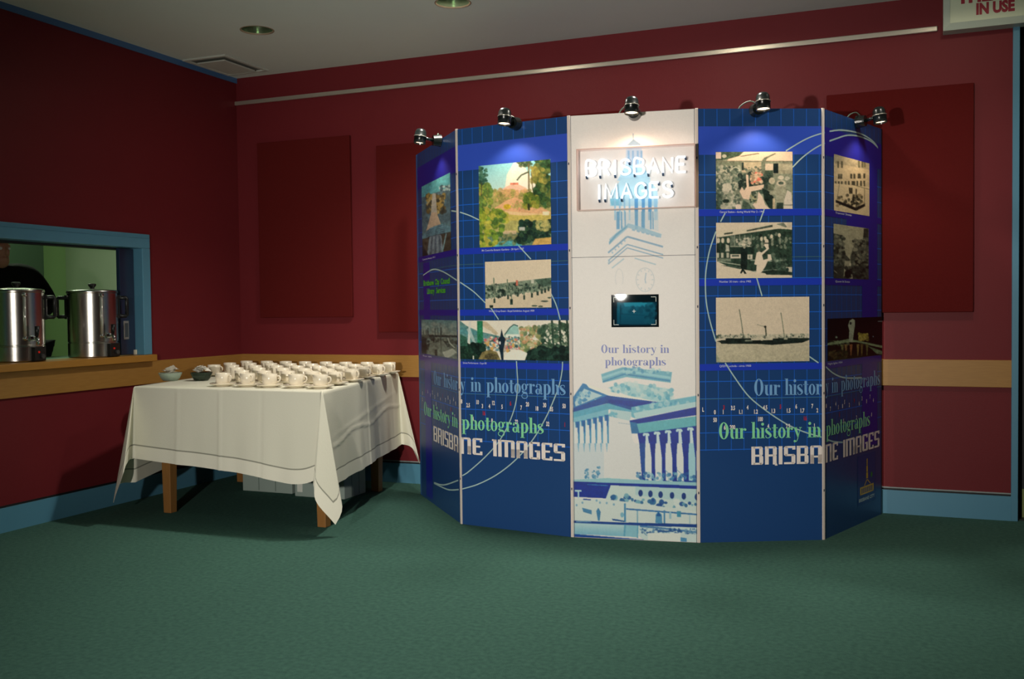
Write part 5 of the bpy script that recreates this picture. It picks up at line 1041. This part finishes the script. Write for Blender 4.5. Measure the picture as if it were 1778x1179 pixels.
c.poly([(75, 720), (155, 740), (160, 880), (215, 940), (215, 1110), (75, 1110)], (60, 68, 58)); c.poly([(375, 680), (335, 690), (320, 790), (255, 800), (215, 920), (230, 1110), (380, 1110)], (72, 80, 68)); c.blobs(80, (85, 740, 170, 1000), (6, 16), [(36, 44, 38), (120, 124, 104), (90, 96, 82)], 0.8); c.blobs(90, (240, 780, 370, 1000), (6, 16), [(34, 42, 36), (130, 132, 110), (96, 100, 84)], 0.8); c.rect(330, 685, 372, 760, (40, 46, 40), 0.8)
c.poly([(75, 1000), (380, 990), (380, 1110), (75, 1110)], (54, 60, 52)); c.poly([(170, 950), (215, 950), (235, 1100), (160, 1100)], (150, 150, 124)); c.blobs(40, (170, 1000, 380, 1095), (8, 20), [(26, 32, 30), (70, 76, 64)], 0.8); c.ell(195, 1060, 26, 36, (22, 26, 24)); c.ell(215, 980, 8, 16, (190, 188, 160)); c.line([(85, 1030), (110, 1055)], 6, (150, 150, 130))
put(4, q, c.tex(0.30).grain(8).blur(1), LAY * 2.0, M_PRINT, 'photo_print', panels[4], 1.1, label='sepia photograph of a busy city street')
q = [(1436.4, 552.7), (1531.4, 550.6), (1531.4, 616.8), (1436.4, 625.7)]; c = canv(q, (6, 8, 8), 12, 1.2).o(1430, 540, 11.79)
c.blobs(90, (100, 600, 470, 700), (10, 30), [(90, 110, 74), (60, 80, 60), (120, 130, 96), (30, 40, 32)], 0.8); c.poly([(70, 650), (470, 570), (640, 600), (1200, 720), (1200, 770), (640, 640), (470, 640), (70, 690)], (120, 140, 104)); c.poly([(480, 620), (495, 400), (470, 300), (500, 200), (560, 165), (605, 190), (605, 330), (590, 400), (570, 580), (560, 640)], (150, 160, 136)); c.ell(520, 255, 22, 30, (40, 52, 52))
c.blobs(50, (680, 470, 880, 600), (14, 34), [(140, 130, 54), (110, 104, 46), (170, 160, 80)], 0.85); c.poly([(640, 640), (1200, 830), (1200, 900), (1060, 880), (900, 740)], (110, 136, 100), 0.85)
for x, col_ in ((420, (150, 120, 70)), (520, (170, 110, 66)), (660, (150, 130, 70)), (740, (140, 120, 60)), (850, (110, 110, 60)), (350, (120, 120, 70))): c.poly([(x - 20, 680), (x + 40, 680), (x + 15, 900), (x, 930)], col_, 0.8)
c.blobs(50, (100, 800, 440, 980), (14, 40), [(40, 40, 24), (70, 60, 36), (26, 40, 26)], 0.8); c.ell(245, 530, 22, 22, (110, 130, 110)); c.ell(990, 530, 14, 14, (110, 126, 140)); c.rect(1090, 215, 1200, 232, (110, 120, 120))
put(4, q, c.tex(0.30).grain(6).blur(1), LAY * 2.0, M_PRINT, 'photo_print', panels[4], 1.15, label='night photograph of a floodlit building and water')

# --- centre panel: city hall printed in blues
PW = pframe(2)[2]
q = [(993.5, 202.3), (1212, 190.7), (1210, 942.5), (994.8, 933)]; c = Canvas(q, 236, 800, (214, 209, 203), 20)
lt, mb_, dk = (150, 186, 200), (104, 158, 184), (22, 68, 146)
c.o(995, 230, 7.859)      # tower top
c.line([(868, 20), (868, 110)], 10, (150, 158, 170)); c.poly([(775, 180), (870, 95), (975, 165), (960, 182)], (136, 152, 168)); c.poly([(770, 210), (980, 205), (990, 440), (760, 440)], (186, 196, 206))
for x in (790, 850, 915, 965): c.rect(x, 250, x + 26, 430, (150, 178, 200))
c.poly([(700, 560), (760, 440), (990, 440), (1060, 560), (1100, 640), (640, 660)], (170, 196, 206)); c.rect(760, 660, 840, 720, (110, 160, 190))
c.poly([(540, 900), (560, 800), (700, 640), (1060, 620), (1190, 780), (1200, 960), (1180, 1000), (540, 1000)], (176, 202, 210)); c.poly([(540, 905), (700, 880), (700, 990), (560, 990)], (130, 184, 202))
for x in (600, 665, 730, 800, 880, 975, 1065, 1145): c.rect(x, 900, x + (46 if x > 850 else 22), 1190, (96, 152, 190) if 850 < x < 1100 else (148, 186, 206))
c.o(990, 380, 5.893)      # belfry columns and cornices
c.poly([(495, -70), (930, -80), (930, 120), (620, 60), (495, 130)], (186, 200, 206), 0.6)
for x, w in ((500, 34), (548, 14), (585, 10), (690, 30), (757, 34), (845, 14), (870, 10)): c.rect(x, -80, x + w, 100, (110, 160, 190))
c.poly([(425, 200), (495, 140), (610, 50), (620, 40), (730, 70), (960, 150), (955, 190), (620, 85), (430, 250)], (150, 182, 196), 0.85); c.poly([(420, 230), (500, 140), (615, 60), (610, 80), (500, 170), (425, 260)], (120, 164, 184))
for y0, w in ((175, 18), (255, 12), (290, 10)): c.line([(412, y0 + 165), (610, y0), (975, y0 + 105)], w, (136, 164, 182))
for k in range(6): c.line([(660 + k * 48, 105 + k * 13), (690 + k * 48, 113 + k * 13)], 14, (146, 176, 192))
for k in range(5): c.line([(450 + k * 32, 330 - k * 30), (462 + k * 32, 345 - k * 30)], 16, (146, 176, 192), 0.8)
c.line([(450, 495), (575, 400)], 12, (166, 184, 190)); c.line([(685, 395), (900, 460)], 12, (166, 184, 190)); c.line([(410, 440), (430, 420)], 10, (150, 176, 188))
for k in range(36):
    a0, a1 = k * PI / 18, (k + 1) * PI / 18
    c.line([(790 + 92 * math.cos(a0), 615 + 120 * math.sin(a0)), (790 + 92 * math.cos(a1), 615 + 120 * math.sin(a1))], 8, (186, 190, 190), 0.9)
    if k < 26: c.line([(525 + 40 * math.cos(a0 + 2.4), 600 + 95 * math.sin(a0 + 2.4)), (525 + 40 * math.cos(a1 + 2.4), 600 + 95 * math.sin(a1 + 2.4))], 6, (194, 194, 192), 0.8)
for k in range(12): c.line([(790 + 70 * math.cos(k * PI / 6), 615 + 92 * math.sin(k * PI / 6)), (790 + 84 * math.cos(k * PI / 6), 615 + 110 * math.sin(k * PI / 6))], 8, (180, 188, 190))
c.line([(800, 545), (790, 615), (797, 650)], 9, (160, 176, 186))
c.o(990, 580, 5.893)
c.poly([(330, 400), (550, 330), (1055, 380), (1040, 490), (590, 430), (345, 490)], (110, 166, 180), 0.9); c.line([(340, 440), (565, 365), (1040, 440)], 26, (150, 190, 196)); c.line([(345, 480), (570, 400), (1035, 470)], 16, (84, 142, 172)); c.blobs(40, (560, 330, 1040, 390), (8, 18), [(90, 148, 176), (160, 194, 196)], 0.7, inside=lambda x, y: y > 325 + (x - 560) * 0.09)
c.poly([(400, 540), (600, 480), (1060, 560), (1050, 660), (900, 690), (600, 620)], (160, 194, 196), 0.9); c.blobs(110, (420, 490, 1060, 670), (12, 26), [(104, 164, 180), (190, 204, 200), (140, 184, 190)], 0.7, inside=lambda x, y: 480 + abs(x - 600) * 0.16 < y < 600 + (x - 500) * 0.15)
c.poly([(30, 640), (135, 495), (160, 500), (420, 610), (390, 640), (35, 780)], (70, 130, 170)); c.poly([(50, 690), (150, 550), (340, 620), (60, 730)], (176, 196, 198)); c.blobs(36, (70, 590, 310, 690), (10, 22), [(80, 140, 176), (150, 184, 194)], 0.75, inside=lambda x, y: y > 560 + abs(x - 150) * 0.55 and y < 730 - (x - 50) * 0.3)
c.poly([(170, 500), (420, 580), (930, 690), (900, 705), (400, 620), (200, 540)], (214, 212, 200)); c.poly([(390, 620), (930, 690), (690, 780), (640, 780), (390, 700), (30, 790), (30, 750)], (44, 92, 152)); c.poly([(400, 660), (900, 690), (660, 740), (400, 690)], dk, 0.8)
c.poly([(30, 790), (400, 700), (640, 770), (640, 800), (420, 760), (30, 850)], (104, 164, 182)); c.poly([(30, 850), (400, 760), (400, 830), (30, 900)], (130, 178, 190)); c.poly([(420, 760), (650, 790), (620, 880), (420, 850)], (176, 196, 196)); c.blobs(20, (400, 800, 500, 870), (10, 20), [(120, 174, 186)], 0.7); c.poly([(640, 740), (900, 690), (1310, 620), (1310, 720), (690, 860), (640, 840)], (124, 176, 188)); c.blobs(60, (650, 690, 1300, 830), (12, 24), [(96, 156, 180), (176, 200, 200)], 0.6, inside=lambda x, y: 745 - (x - 640) * 0.19 < y < 850 - (x - 640) * 0.2); c.poly([(660, 800), (1310, 680), (1310, 730), (680, 860)], (176, 200, 200))
c.poly([(610, 880), (1310, 735), (1310, 820), (700, 910), (640, 920)], dk); c.poly([(690, 910), (1310, 830), (1310, 930), (720, 1010)], (112, 172, 178)); c.poly([(620, 890), (690, 900), (720, 1010), (640, 1010)], (64, 122, 162))
c.poly([(400, 830), (620, 880), (650, 1080), (720, 1190), (400, 1190)], (204, 204, 200)); c.rect(30, 890, 400, 1190, (186, 200, 200)); c.line([(500, 900), (620, 915)], 4, (150, 170, 180))
for k in range(6):
    x = 75 + k * 61; y = 890 - k * 14; c.poly([(x - 24, y), (x + 26, y - 6), (x + 22, 1190), (x + 10, 1190)], (84, 144, 176), 0.95); c.poly([(x - 16, y), (x + 20, y), (x + 16, y + 130), (x, y + 100)], (44, 100, 156), 0.8); c.poly([(x - 30, y + 60), (x + 2, y + 60), (x + 12, 1190), (x - 36, 1190)], (206, 208, 204))
c.poly([(700, 1010), (1310, 930), (1310, 1190), (730, 1190)], dk)
for k in range(5):
    x = 785 + k * 112; y = 1010 - k * 14; c.poly([(x - 4, y), (x + 18, y), (x + 40, 1190), (x - 6, 1190)], (190, 206, 208)); c.rect(x - 24, y - 6, x + 26, y + 16, (186, 206, 206)); c.ell(x - 20, y + 14, 12, 14, (186, 206, 206)); c.ell(x + 24, y + 14, 12, 14, (186, 206, 206))
c.o(990, 770, 6.738)
c.rect(30, -10, 400, 420, (194, 200, 200)); c.poly([(400, -10), (830, -10), (870, 200), (860, 430), (400, 430)], (204, 204, 200)); c.poly([(820, -10), (1480, -10), (1480, 460), (850, 430)], dk)
for k in range(6): c.poly([(85 + k * 68, -10), (108 + k * 68, -10), (100 + k * 68, 90), (96 + k * 68, 90)], (120, 168, 190), 0.8)
for k, x in enumerate((890, 1010, 1130, 1260, 1395)): c.poly([(x, -10), (x + 52, -10), (x + 70, 150), (x + 72, 440), (x - 5, 430), (x - 10, 150)], (204, 208, 204) if k < 4 else (160, 194, 200))
c.poly([(820, -10), (890, -10), (880, 400), (860, 400)], (44, 92, 152)); c.blobs(60, (780, 340, 1460, 440), (10, 24), [(90, 140, 170), (150, 184, 190), (50, 100, 150)], 0.75)
for x in (1110, 1250): c.line([(x, 300), (x + 110, 400)], 7, (110, 150, 180), 0.8)
for x, y in ((195, 330), (280, 320), (330, 310)): c.blobs(16, (x - 20, y - 40, x + 20, y + 80), (8, 16), [(90, 140, 170), (120, 160, 180)], 0.85)
c.poly([(30, 420), (440, 400), (780, 420), (1480, 450), (1480, 500), (30, 440)], (150, 186, 190)); c.poly([(30, 440), (450, 455), (1480, 490), (1480, 530), (480, 485), (420, 640), (30, 620)], dk); c.rect(50, 540, 130, 560, (176, 200, 204)); c.rect(85, 560, 102, 640, (176, 200, 204)); c.line([(200, 475), (450, 490)], 8, (84, 136, 176))
c.poly([(480, 485), (1480, 530), (1480, 790), (420, 650)], (190, 202, 196)); c.poly([(770, 500), (1480, 530), (1480, 700), (770, 600)], (160, 190, 192), 0.6)
for k, x in enumerate((830, 945, 1063, 1195, 1330, 1480)): c.ell(x, 578 + k * 9, 26, 40, (36, 74, 128))
c.blobs(110, (460, 590, 1480, 780), (14, 32), [(60, 110, 150), (40, 84, 140), (120, 164, 176)], 0.85, inside=lambda x, y: 600 + max(0, (x - 480)) * 0.11 + 14 * math.sin(x / 60) < y < 680 + (x - 480) * 0.11); c.blobs(14, (1215, 660, 1270, 760), (16, 26), [(196, 206, 200)], 0.9)
c.poly([(30, 640), (420, 650), (1480, 790), (1480, 950), (30, 910)], (196, 204, 198)); c.line([(150, 650), (240, 656)], 12, dk)
for x, y in ((140, 690), (310, 665), (350, 690), (430, 695), (515, 712), (70, 720)): c.ell(x, y, 12, 14, (130, 166, 184))
c.poly([(135, 750), (250, 780), (250, 830), (150, 800)], (90, 136, 166)); c.poly([(305, 790), (330, 750), (358, 800), (345, 905), (325, 905)], (84, 134, 166)); c.ell(612, 835, 22, 30, (130, 172, 186)); c.line([(645, 700), (645, 920)], 22, (90, 142, 172)); c.line([(790, 770), (790, 930)], 12, (120, 162, 180)); c.line([(660, 765), (1480, 830)], 18, (70, 120, 164)); c.poly([(1000, 930), (1005, 830), (1035, 795), (1075, 830), (1080, 940)], (96, 146, 176)); c.poly([(1010, 850), (1035, 800), (1070, 850)], (50, 100, 150)); c.line([(1105, 780), (1105, 940)], 20, (84, 136, 170)); c.rect(1250, 790, 1295, 860, (84, 146, 168)); c.rect(1160, 800, 1185, 880, (150, 180, 190)); c.line([(1395, 840), (1395, 940)], 10, (150, 180, 190)); c.poly([(490, 880), (560, 890), (640, 905), (640, 920), (500, 900)], (50, 96, 146))
c.poly([(30, 900), (640, 925), (1480, 945), (1480, 985), (640, 955), (30, 930)], (38, 82, 140)); c.rect(60, 905, 245, 922, (130, 160, 180), 0.8); c.poly([(30, 930), (640, 955), (620, 1090), (30, 1060)], (176, 200, 200), c2=(130, 176, 190)); c.poly([(30, 1060), (400, 1090), (900, 1130), (900, 1180), (30, 1110)], (38, 88, 150)); c.poly([(640, 955), (800, 965), (790, 1100), (620, 1090)], (140, 182, 192)); c.line([(645, 950), (635, 1090)], 20, (110, 162, 182)); c.line([(795, 960), (790, 1110)], 14, (110, 162, 182))
c.poly([(800, 965), (1480, 985), (1480, 1180), (900, 1160), (800, 1080)], (190, 204, 200)); c.line([(820, 970), (1000, 985), (1480, 1040)], 22, (70, 116, 160), 0.8); c.blobs(60, (810, 1000, 1480, 1060), (8, 18), [(50, 90, 140), (120, 156, 176)], 0.7); c.line([(820, 1000), (900, 1080)], 14, (130, 160, 176)); c.rect(910, 1050, 1290, 1180, (204, 210, 202)); c.poly([(1290, 1100), (1360, 1110), (1360, 1180), (1290, 1180)], (96, 146, 176)); c.rect(1030, 1020, 1210, 1036, (60, 100, 146))
c.a = np.array([214, 209, 203]) - (np.array([214, 209, 203]) - c.a) * np.where(c.a.mean(2, keepdims=True) < 200, 1.2, 1.0)
put(2, q, c.tex(0.08).grain(3).blur(1), LAY, M_LAMI, 'printed_face', panels[2], 1.14, full=(0.0085, PW - 0.0085, 0.002, PH - 0.002), label='pale blue print of a domed clock tower and columned city hall')
za = pan(2, 1100, 445)[1]
g = MB().add(*quad_decal(2, 0.0085, PW - 0.0085, za - 0.0012, za + 0.0012, LAY * 1.6))
for s in (0.0115, PW - 0.0115): g.add(*quad_decal(2, s - 0.0012, s + 0.0012, 0.0, PH, LAY * 1.6))
build('panel_joint', g, M_SEAM, panels[2])

# ------------------------------------------------------------------ monitor set into the centre panel
a, e, w, n = pframe(2)
mc = [pan(2, u, v) for u, v in ((1061.5, 512), (1143.5, 511), (1144, 567.5), (1062, 568.5))]
ms0, ms1, mz0, mz1 = (mc[0][0] + mc[3][0]) / 2, (mc[1][0] + mc[2][0]) / 2, (mc[2][1] + mc[3][1]) / 2, (mc[0][1] + mc[1][1]) / 2
mp = pt(2, (ms0 + ms1) / 2, mz0)
mon = thing('monitor', 'small dark screen with white corner marks set into the white centre panel', 'monitor', mp)
def pbox(i, s0, s1, z0, z1, o0, o1):
    a, e, w, n = pframe(i); return MB().obox(np.array(pt(i, s0, z0, o0)), np.array([*(e * (s1 - s0)), 0]), np.array([*(n * (o1 - o0)), 0]), np.array([0, 0, z1 - z0]))
build('bezel', pbox(2, ms0, ms1, mz0, mz1, LAY * 1.7, 0.004), mat('screen_black', (6, 8, 10), 0.6, spec=0.1), mon)
q = [(1061.5, 512), (1143.5, 511), (1144, 567.5), (1062, 568.5)]; c = Canvas(q, 84, 58, (10, 26, 34), 30).o(990, 380, 5.893)
c.poly([(470, 850), (870, 850), (880, 1090), (470, 1090)], (20, 84, 100), c2=(16, 58, 74)); c.poly([(540, 850), (870, 850), (870, 920), (700, 900), (560, 920)], (34, 112, 128)); c.blobs(60, (500, 900, 880, 960), (10, 26), [(18, 62, 78), (24, 80, 96)], 0.7); c.blobs(40, (780, 850, 890, 1090), (12, 28), [(12, 48, 62), (20, 70, 84)], 0.6); c.line([(500, 975), (770, 990)], 6, (14, 54, 70)); c.line([(510, 880), (505, 1090)], 10, (12, 48, 62)); c.poly([(430, 780), (900, 780), (900, 845), (430, 845)], (8, 20, 24))
put(2, q, c.blur(3), 0.0046, attr_mat('screen_picture', 0.5, emit=0.8, spec=0.0), 'screen', mon, 1.0, full=(ms0 + 0.008, ms1 - 0.008, mz0 + 0.006, mz1 - 0.006))
gl_ = build('glass', pbox(2, ms0, ms1, mz0, mz1, 0.0052, 0.0072), clear_mat('screen_glass', (245, 250, 250), rough=0.012), mon)
cmk = MB(); L_, wd = 0.026, 0.0022; ins = 0.012
for sx, zz_, dx, dz in ((ms0 + ins, mz0 + ins, 1, 1), (ms1 - ins, mz0 + ins, -1, 1), (ms1 - ins, mz1 - ins, -1, -1), (ms0 + ins, mz1 - ins, 1, -1)):
    for q2 in ((sx, sx + dx * L_, zz_, zz_ + dz * wd), (sx, sx + dx * wd, zz_, zz_ + dz * L_)):
        cmk.add(*quad_decal(2, min(q2[0], q2[1]), max(q2[0], q2[1]), min(q2[2], q2[3]), max(q2[2], q2[3]), 0.0078))
sc_, zc_ = (ms0 + ms1) / 2 - 0.004, (mz0 + mz1) / 2 - 0.002
cmk.add(*quad_decal(2, sc_ - 0.009, sc_ + 0.009, zc_ - 0.0012, zc_ + 0.0012, 0.0078)); cmk.add(*quad_decal(2, sc_ - 0.0012, sc_ + 0.0012, zc_ - 0.009, zc_ + 0.009, 0.0078))
build('corner_marks', cmk, mat('mark_white', (226, 226, 214), 0.4), mon)

# ------------------------------------------------------------------ neon sign in its clear case
OFF = 0.062
nc = [pan(2, u, v, OFF) for u, v in ((1000.5, 258.5), (1207, 249.5), (1208, 358.5), (1001.5, 366.5))]
ns0, ns1, nz0, nz1 = (nc[0][0] + nc[3][0]) / 2, (nc[1][0] + nc[2][0]) / 2, (nc[2][1] + nc[3][1]) / 2, (nc[0][1] + nc[1][1]) / 2
neon = thing('neon_sign', 'glowing white neon sign reading BRISBANE IMAGES in a clear case on the centre panel', 'neon sign', pt(2, (ns0 + ns1) / 2, nz0))
M_ACR = clear_mat('clear_acrylic', (252, 252, 252), rough=0.02)
M_ACRE = clear_mat('acrylic_lit_edge', (250, 236, 230), rough=0.1, milk=0.5, milk_rgb=(255, 226, 214))  # lit look of the case edges is put into this milky pink colour
build('front_sheet', pbox(2, ns0, ns1, nz0, nz1, OFF - 0.003, OFF), M_ACR, neon)
t_ = 0.004
for nm, (s0, s1, z0, z1) in (('case_top', (ns0, ns1, nz1 - t_, nz1)), ('case_bottom', (ns0, ns1, nz0, nz0 + t_)), ('case_side', (ns0, ns0 + t_, nz0 + t_, nz1 - t_)), ('case_side', (ns1 - t_, ns1, nz0 + t_, nz1 - t_))):
    build(nm, pbox(2, s0, s1, z0, z1, LAY * 2, OFF - 0.0032), M_ACRE, neon)
fe = 0.0035
for nm, (s0, s1, z0, z1) in (('lit_edge_line', (ns0, ns1, nz1 - fe, nz1)), ('lit_edge_line', (ns0, ns1, nz0, nz0 + fe)), ('lit_edge_line', (ns0, ns0 + fe, nz0 + fe, nz1 - fe)), ('lit_edge_line', (ns1 - fe, ns1, nz0 + fe, nz1 - fe))):
    build(nm, pbox(2, s0, s1, z0, z1, OFF + 0.0002, OFF + 0.0012), M_ACRE, neon)
NEON = {'B': [[(0, 0), (0, 1), (.38, 1), (.56, .9), (.58, .75), (.5, .58), (.35, .53), (.08, .53)], [(.35, .53), (.55, .46), (.63, .28), (.56, .08), (.38, 0), (.05, 0)]],
        'R': [[(0, 0), (0, 1), (.38, 1), (.58, .88), (.6, .72), (.5, .55), (.36, .5), (.06, .5)], [(.36, .5), (.62, 0)]], 'I': [[(0.1, 0), (0.1, 1)]],
        'S': [[(.58, .82), (.5, .96), (.3, 1.0), (.1, .94), (.03, .76), (.12, .6), (.32, .51), (.52, .42), (.62, .25), (.54, .07), (.32, 0), (.1, .05), (.0, .2)]],
        'A': [[(0, 0), (.34, 1), (.68, 0)], [(.13, .34), (.55, .34)]], 'N': [[(0, 0), (0, 1), (.62, 0), (.62, 1)]], 'E': [[(.58, 1), (0.05, 1), (0, .95), (0, .05), (.05, 0), (.58, 0)], [(0.02, .52), (.48, .52)]],
        'M': [[(0, 0), (.06, 1), (.42, .1), (.78, 1), (.84, 0)]], 'G': [[(.66, .80), (.52, .96), (.34, 1), (.12, .9), (0, .68), (0, .32), (.12, .1), (.34, 0), (.56, .06), (.68, .22), (.68, .46), (.40, .46)]]}
NW = {'B': .62, 'R': .62, 'I': .2, 'S': .62, 'A': .68, 'N': .62, 'E': .58, 'M': .84, 'G': .68}
M_NEON = mat('neon_tube', (250, 252, 255), 0.3, emit=(232, 246, 255), estr=E_NEON)
M_NEND = mat('blacked_tube_end', (36, 66, 96), 0.5)
NOFF = 0.034
def neon_word(text, A0, A1, hpx):
    (u0, v0), (u1, v1) = A0, A1; s0, z0 = pan(2, u0, v0, NOFF); s1, z1 = pan(2, u1, v1, NOFF); zb = (z0 + z1) / 2; h = hpx
    tot = sum(NW[c] for c in text) + 0.30 * (len(text) - 1); k = (s1 - s0) / tot; x = 0
    for ch in text:
        mb = MB()
        for st in NEON[ch]:
            P_ = catmull(st, 4) if ch in 'BRSG' else st
            mb.tube([pt(2, s0 + (x + p[0]) * k, zb + p[1] * h, NOFF) for p in P_], 0.006, 8)
        lt_ = build('letter_tube', mb, M_NEON, neon, smooth=True)
        st = NEON[ch][0]; p_ = st[0]
        build('tube_end', MB().tube([pt(2, s0 + (x + p_[0]) * k, zb + p_[1] * h - 0.002, NOFF), pt(2, s0 + (x + p_[0]) * k, zb + p_[1] * h - 0.012, NOFF - 0.012)], 0.0055, 8), M_NEND, lt_)
        build('tube_stand', MB().tube([pt(2, s0 + (x + p_[0]) * k, zb + p_[1] * h - 0.010, LAY * 2), pt(2, s0 + (x + p_[0]) * k, zb + p_[1] * h - 0.010, NOFF - 0.011)], 0.003, 6), M_NEND, lt_)
        x += NW[ch] + 0.30
neon_word('BRISBANE', (1018.5, 304.5), (1190.5, 299.5), 0.075); neon_word('IMAGES', (1038, 346), (1167.5, 342), 0.075)

# ------------------------------------------------------------------ halogen spots clipped along the top of the display
M_SPOT = mat('black_lamp_enamel', (20, 26, 26), 0.25, coat=0.4)
M_LENS = mat('halogen_lens', (255, 235, 205), 0.3, emit=(255, 222, 180), estr=5.0)
def spot(i, s, label):
    a, e, w, n = pframe(i); base = np.array(pt(i, s, PH - 0.03, 0.0)); n3 = np.array([*n, 0]); e3 = np.array([*e, 0]); zz3 = np.array([0, 0, 1.0])
    t = thing('display_spotlight', label, 'spotlight', pt(i, s, PH, 0.0), 'halogen spots along the display top')
    build('clamp', MB().tube([tuple(base + n3 * 0.004 + zz3 * 0.02), tuple(base + n3 * 0.05 + zz3 * 0.02)], [0.036, 0.03], 20), M_SPOT, t)
    build('hook', MB().obox(base - e3 * 0.012 - n3 * (TH + 0.006) + zz3 * 0.0315, e3 * 0.024, n3 * (TH + 0.02), zz3 * 0.004), M_SPOT, t)
    build('hook', MB().obox(base - e3 * 0.012 - n3 * (TH + 0.006) - zz3 * 0.03, e3 * 0.024, n3 * 0.004, zz3 * 0.062), M_SPOT, t)
    build('arm', MB().tube([tuple(base + n3 * 0.045 + zz3 * 0.02), tuple(base + n3 * 0.115 + zz3 * 0.035)], 0.009, 10), M_SPOT, t, smooth=True)
    hc = base + n3 * 0.125 + zz3 * 0.038; ax = (n3 * 0.14 - zz3); ax = ax / np.linalg.norm(ax)
    hd = MB(); rr = [(0.016, -0.046), (0.026, -0.041), (0.034, -0.026), (0.035, -0.006), (0.037, -0.004), (0.037, 0.002), (0.035, 0.004), (0.035, 0.034), (0.036, 0.040), (0.033, 0.040), (0.031, 0.030)]
    qd = Vector((0, 0, 1)).rotation_difference(Vector(ax)).to_matrix().to_4x4()
    hd.lathe([(0.001, -0.047)] + rr, 28); hd.xf(Matrix.Translation(Vector(hc)) @ qd); h_ = build('lamp_head', hd, M_SPOT, t); autosmooth(h_, 50)
    ln = MB().lathe([(0.001, 0.030), (0.031, 0.0305)], 24).xf(Matrix.Translation(Vector(hc)) @ qd); build('lens', ln, M_LENS, h_)
    rg = MB().lathe([(0.0372, -0.003), (0.0382, -0.001), (0.0372, 0.001)], 28).xf(Matrix.Translation(Vector(hc)) @ qd); build('ring', rg, M_ALU, h_, smooth=True)
    cab = [tuple(base + n3 * 0.02 + zz3 * 0.05), tuple(base - e3 * 0.03 + n3 * 0.01 + zz3 * 0.065), tuple(base - e3 * 0.065 - n3 * 0.01 + zz3 * 0.052), tuple(base - e3 * 0.085 - n3 * 0.02 + zz3 * 0.02), tuple(base - e3 * 0.085 - n3 * 0.022 - zz3 * 0.06)]
    build('cable', MB().tube([tuple(p) for p in catmull(cab, 4)], 0.0035, 6), mat('grey_cable', (90, 104, 92), 0.5), t, smooth=True)
    l = lamp('halogen_beam', 'SPOT', tuple(hc + ax * 0.045), E_HAL * (0.55 if i == 2 else 1.0), (1.0, 0.74, 0.50), shadow_soft_size=0.014, spot_size=math.radians(118), spot_blend=0.55)
    aim(l, tuple(hc + ax * 0.045 + (-n3 * 0.06 - zz3) * 1.0))
spot(0, s_of(0, 766, 2.19), 'black halogen spot over the left end panel of the display')
spot(1, s_of(1, 897, 2.19), 'black halogen spot over the domed garden photograph')
spot(2, s_of(2, 1102, 2.19), 'black halogen spot above the neon sign')
spot(3, s_of(3, 1312, 2.19), 'black halogen spot above the railway crowd photograph')
spot(4, s_of(4, 1487, 2.19), 'black halogen spot over the right end panel of the display')
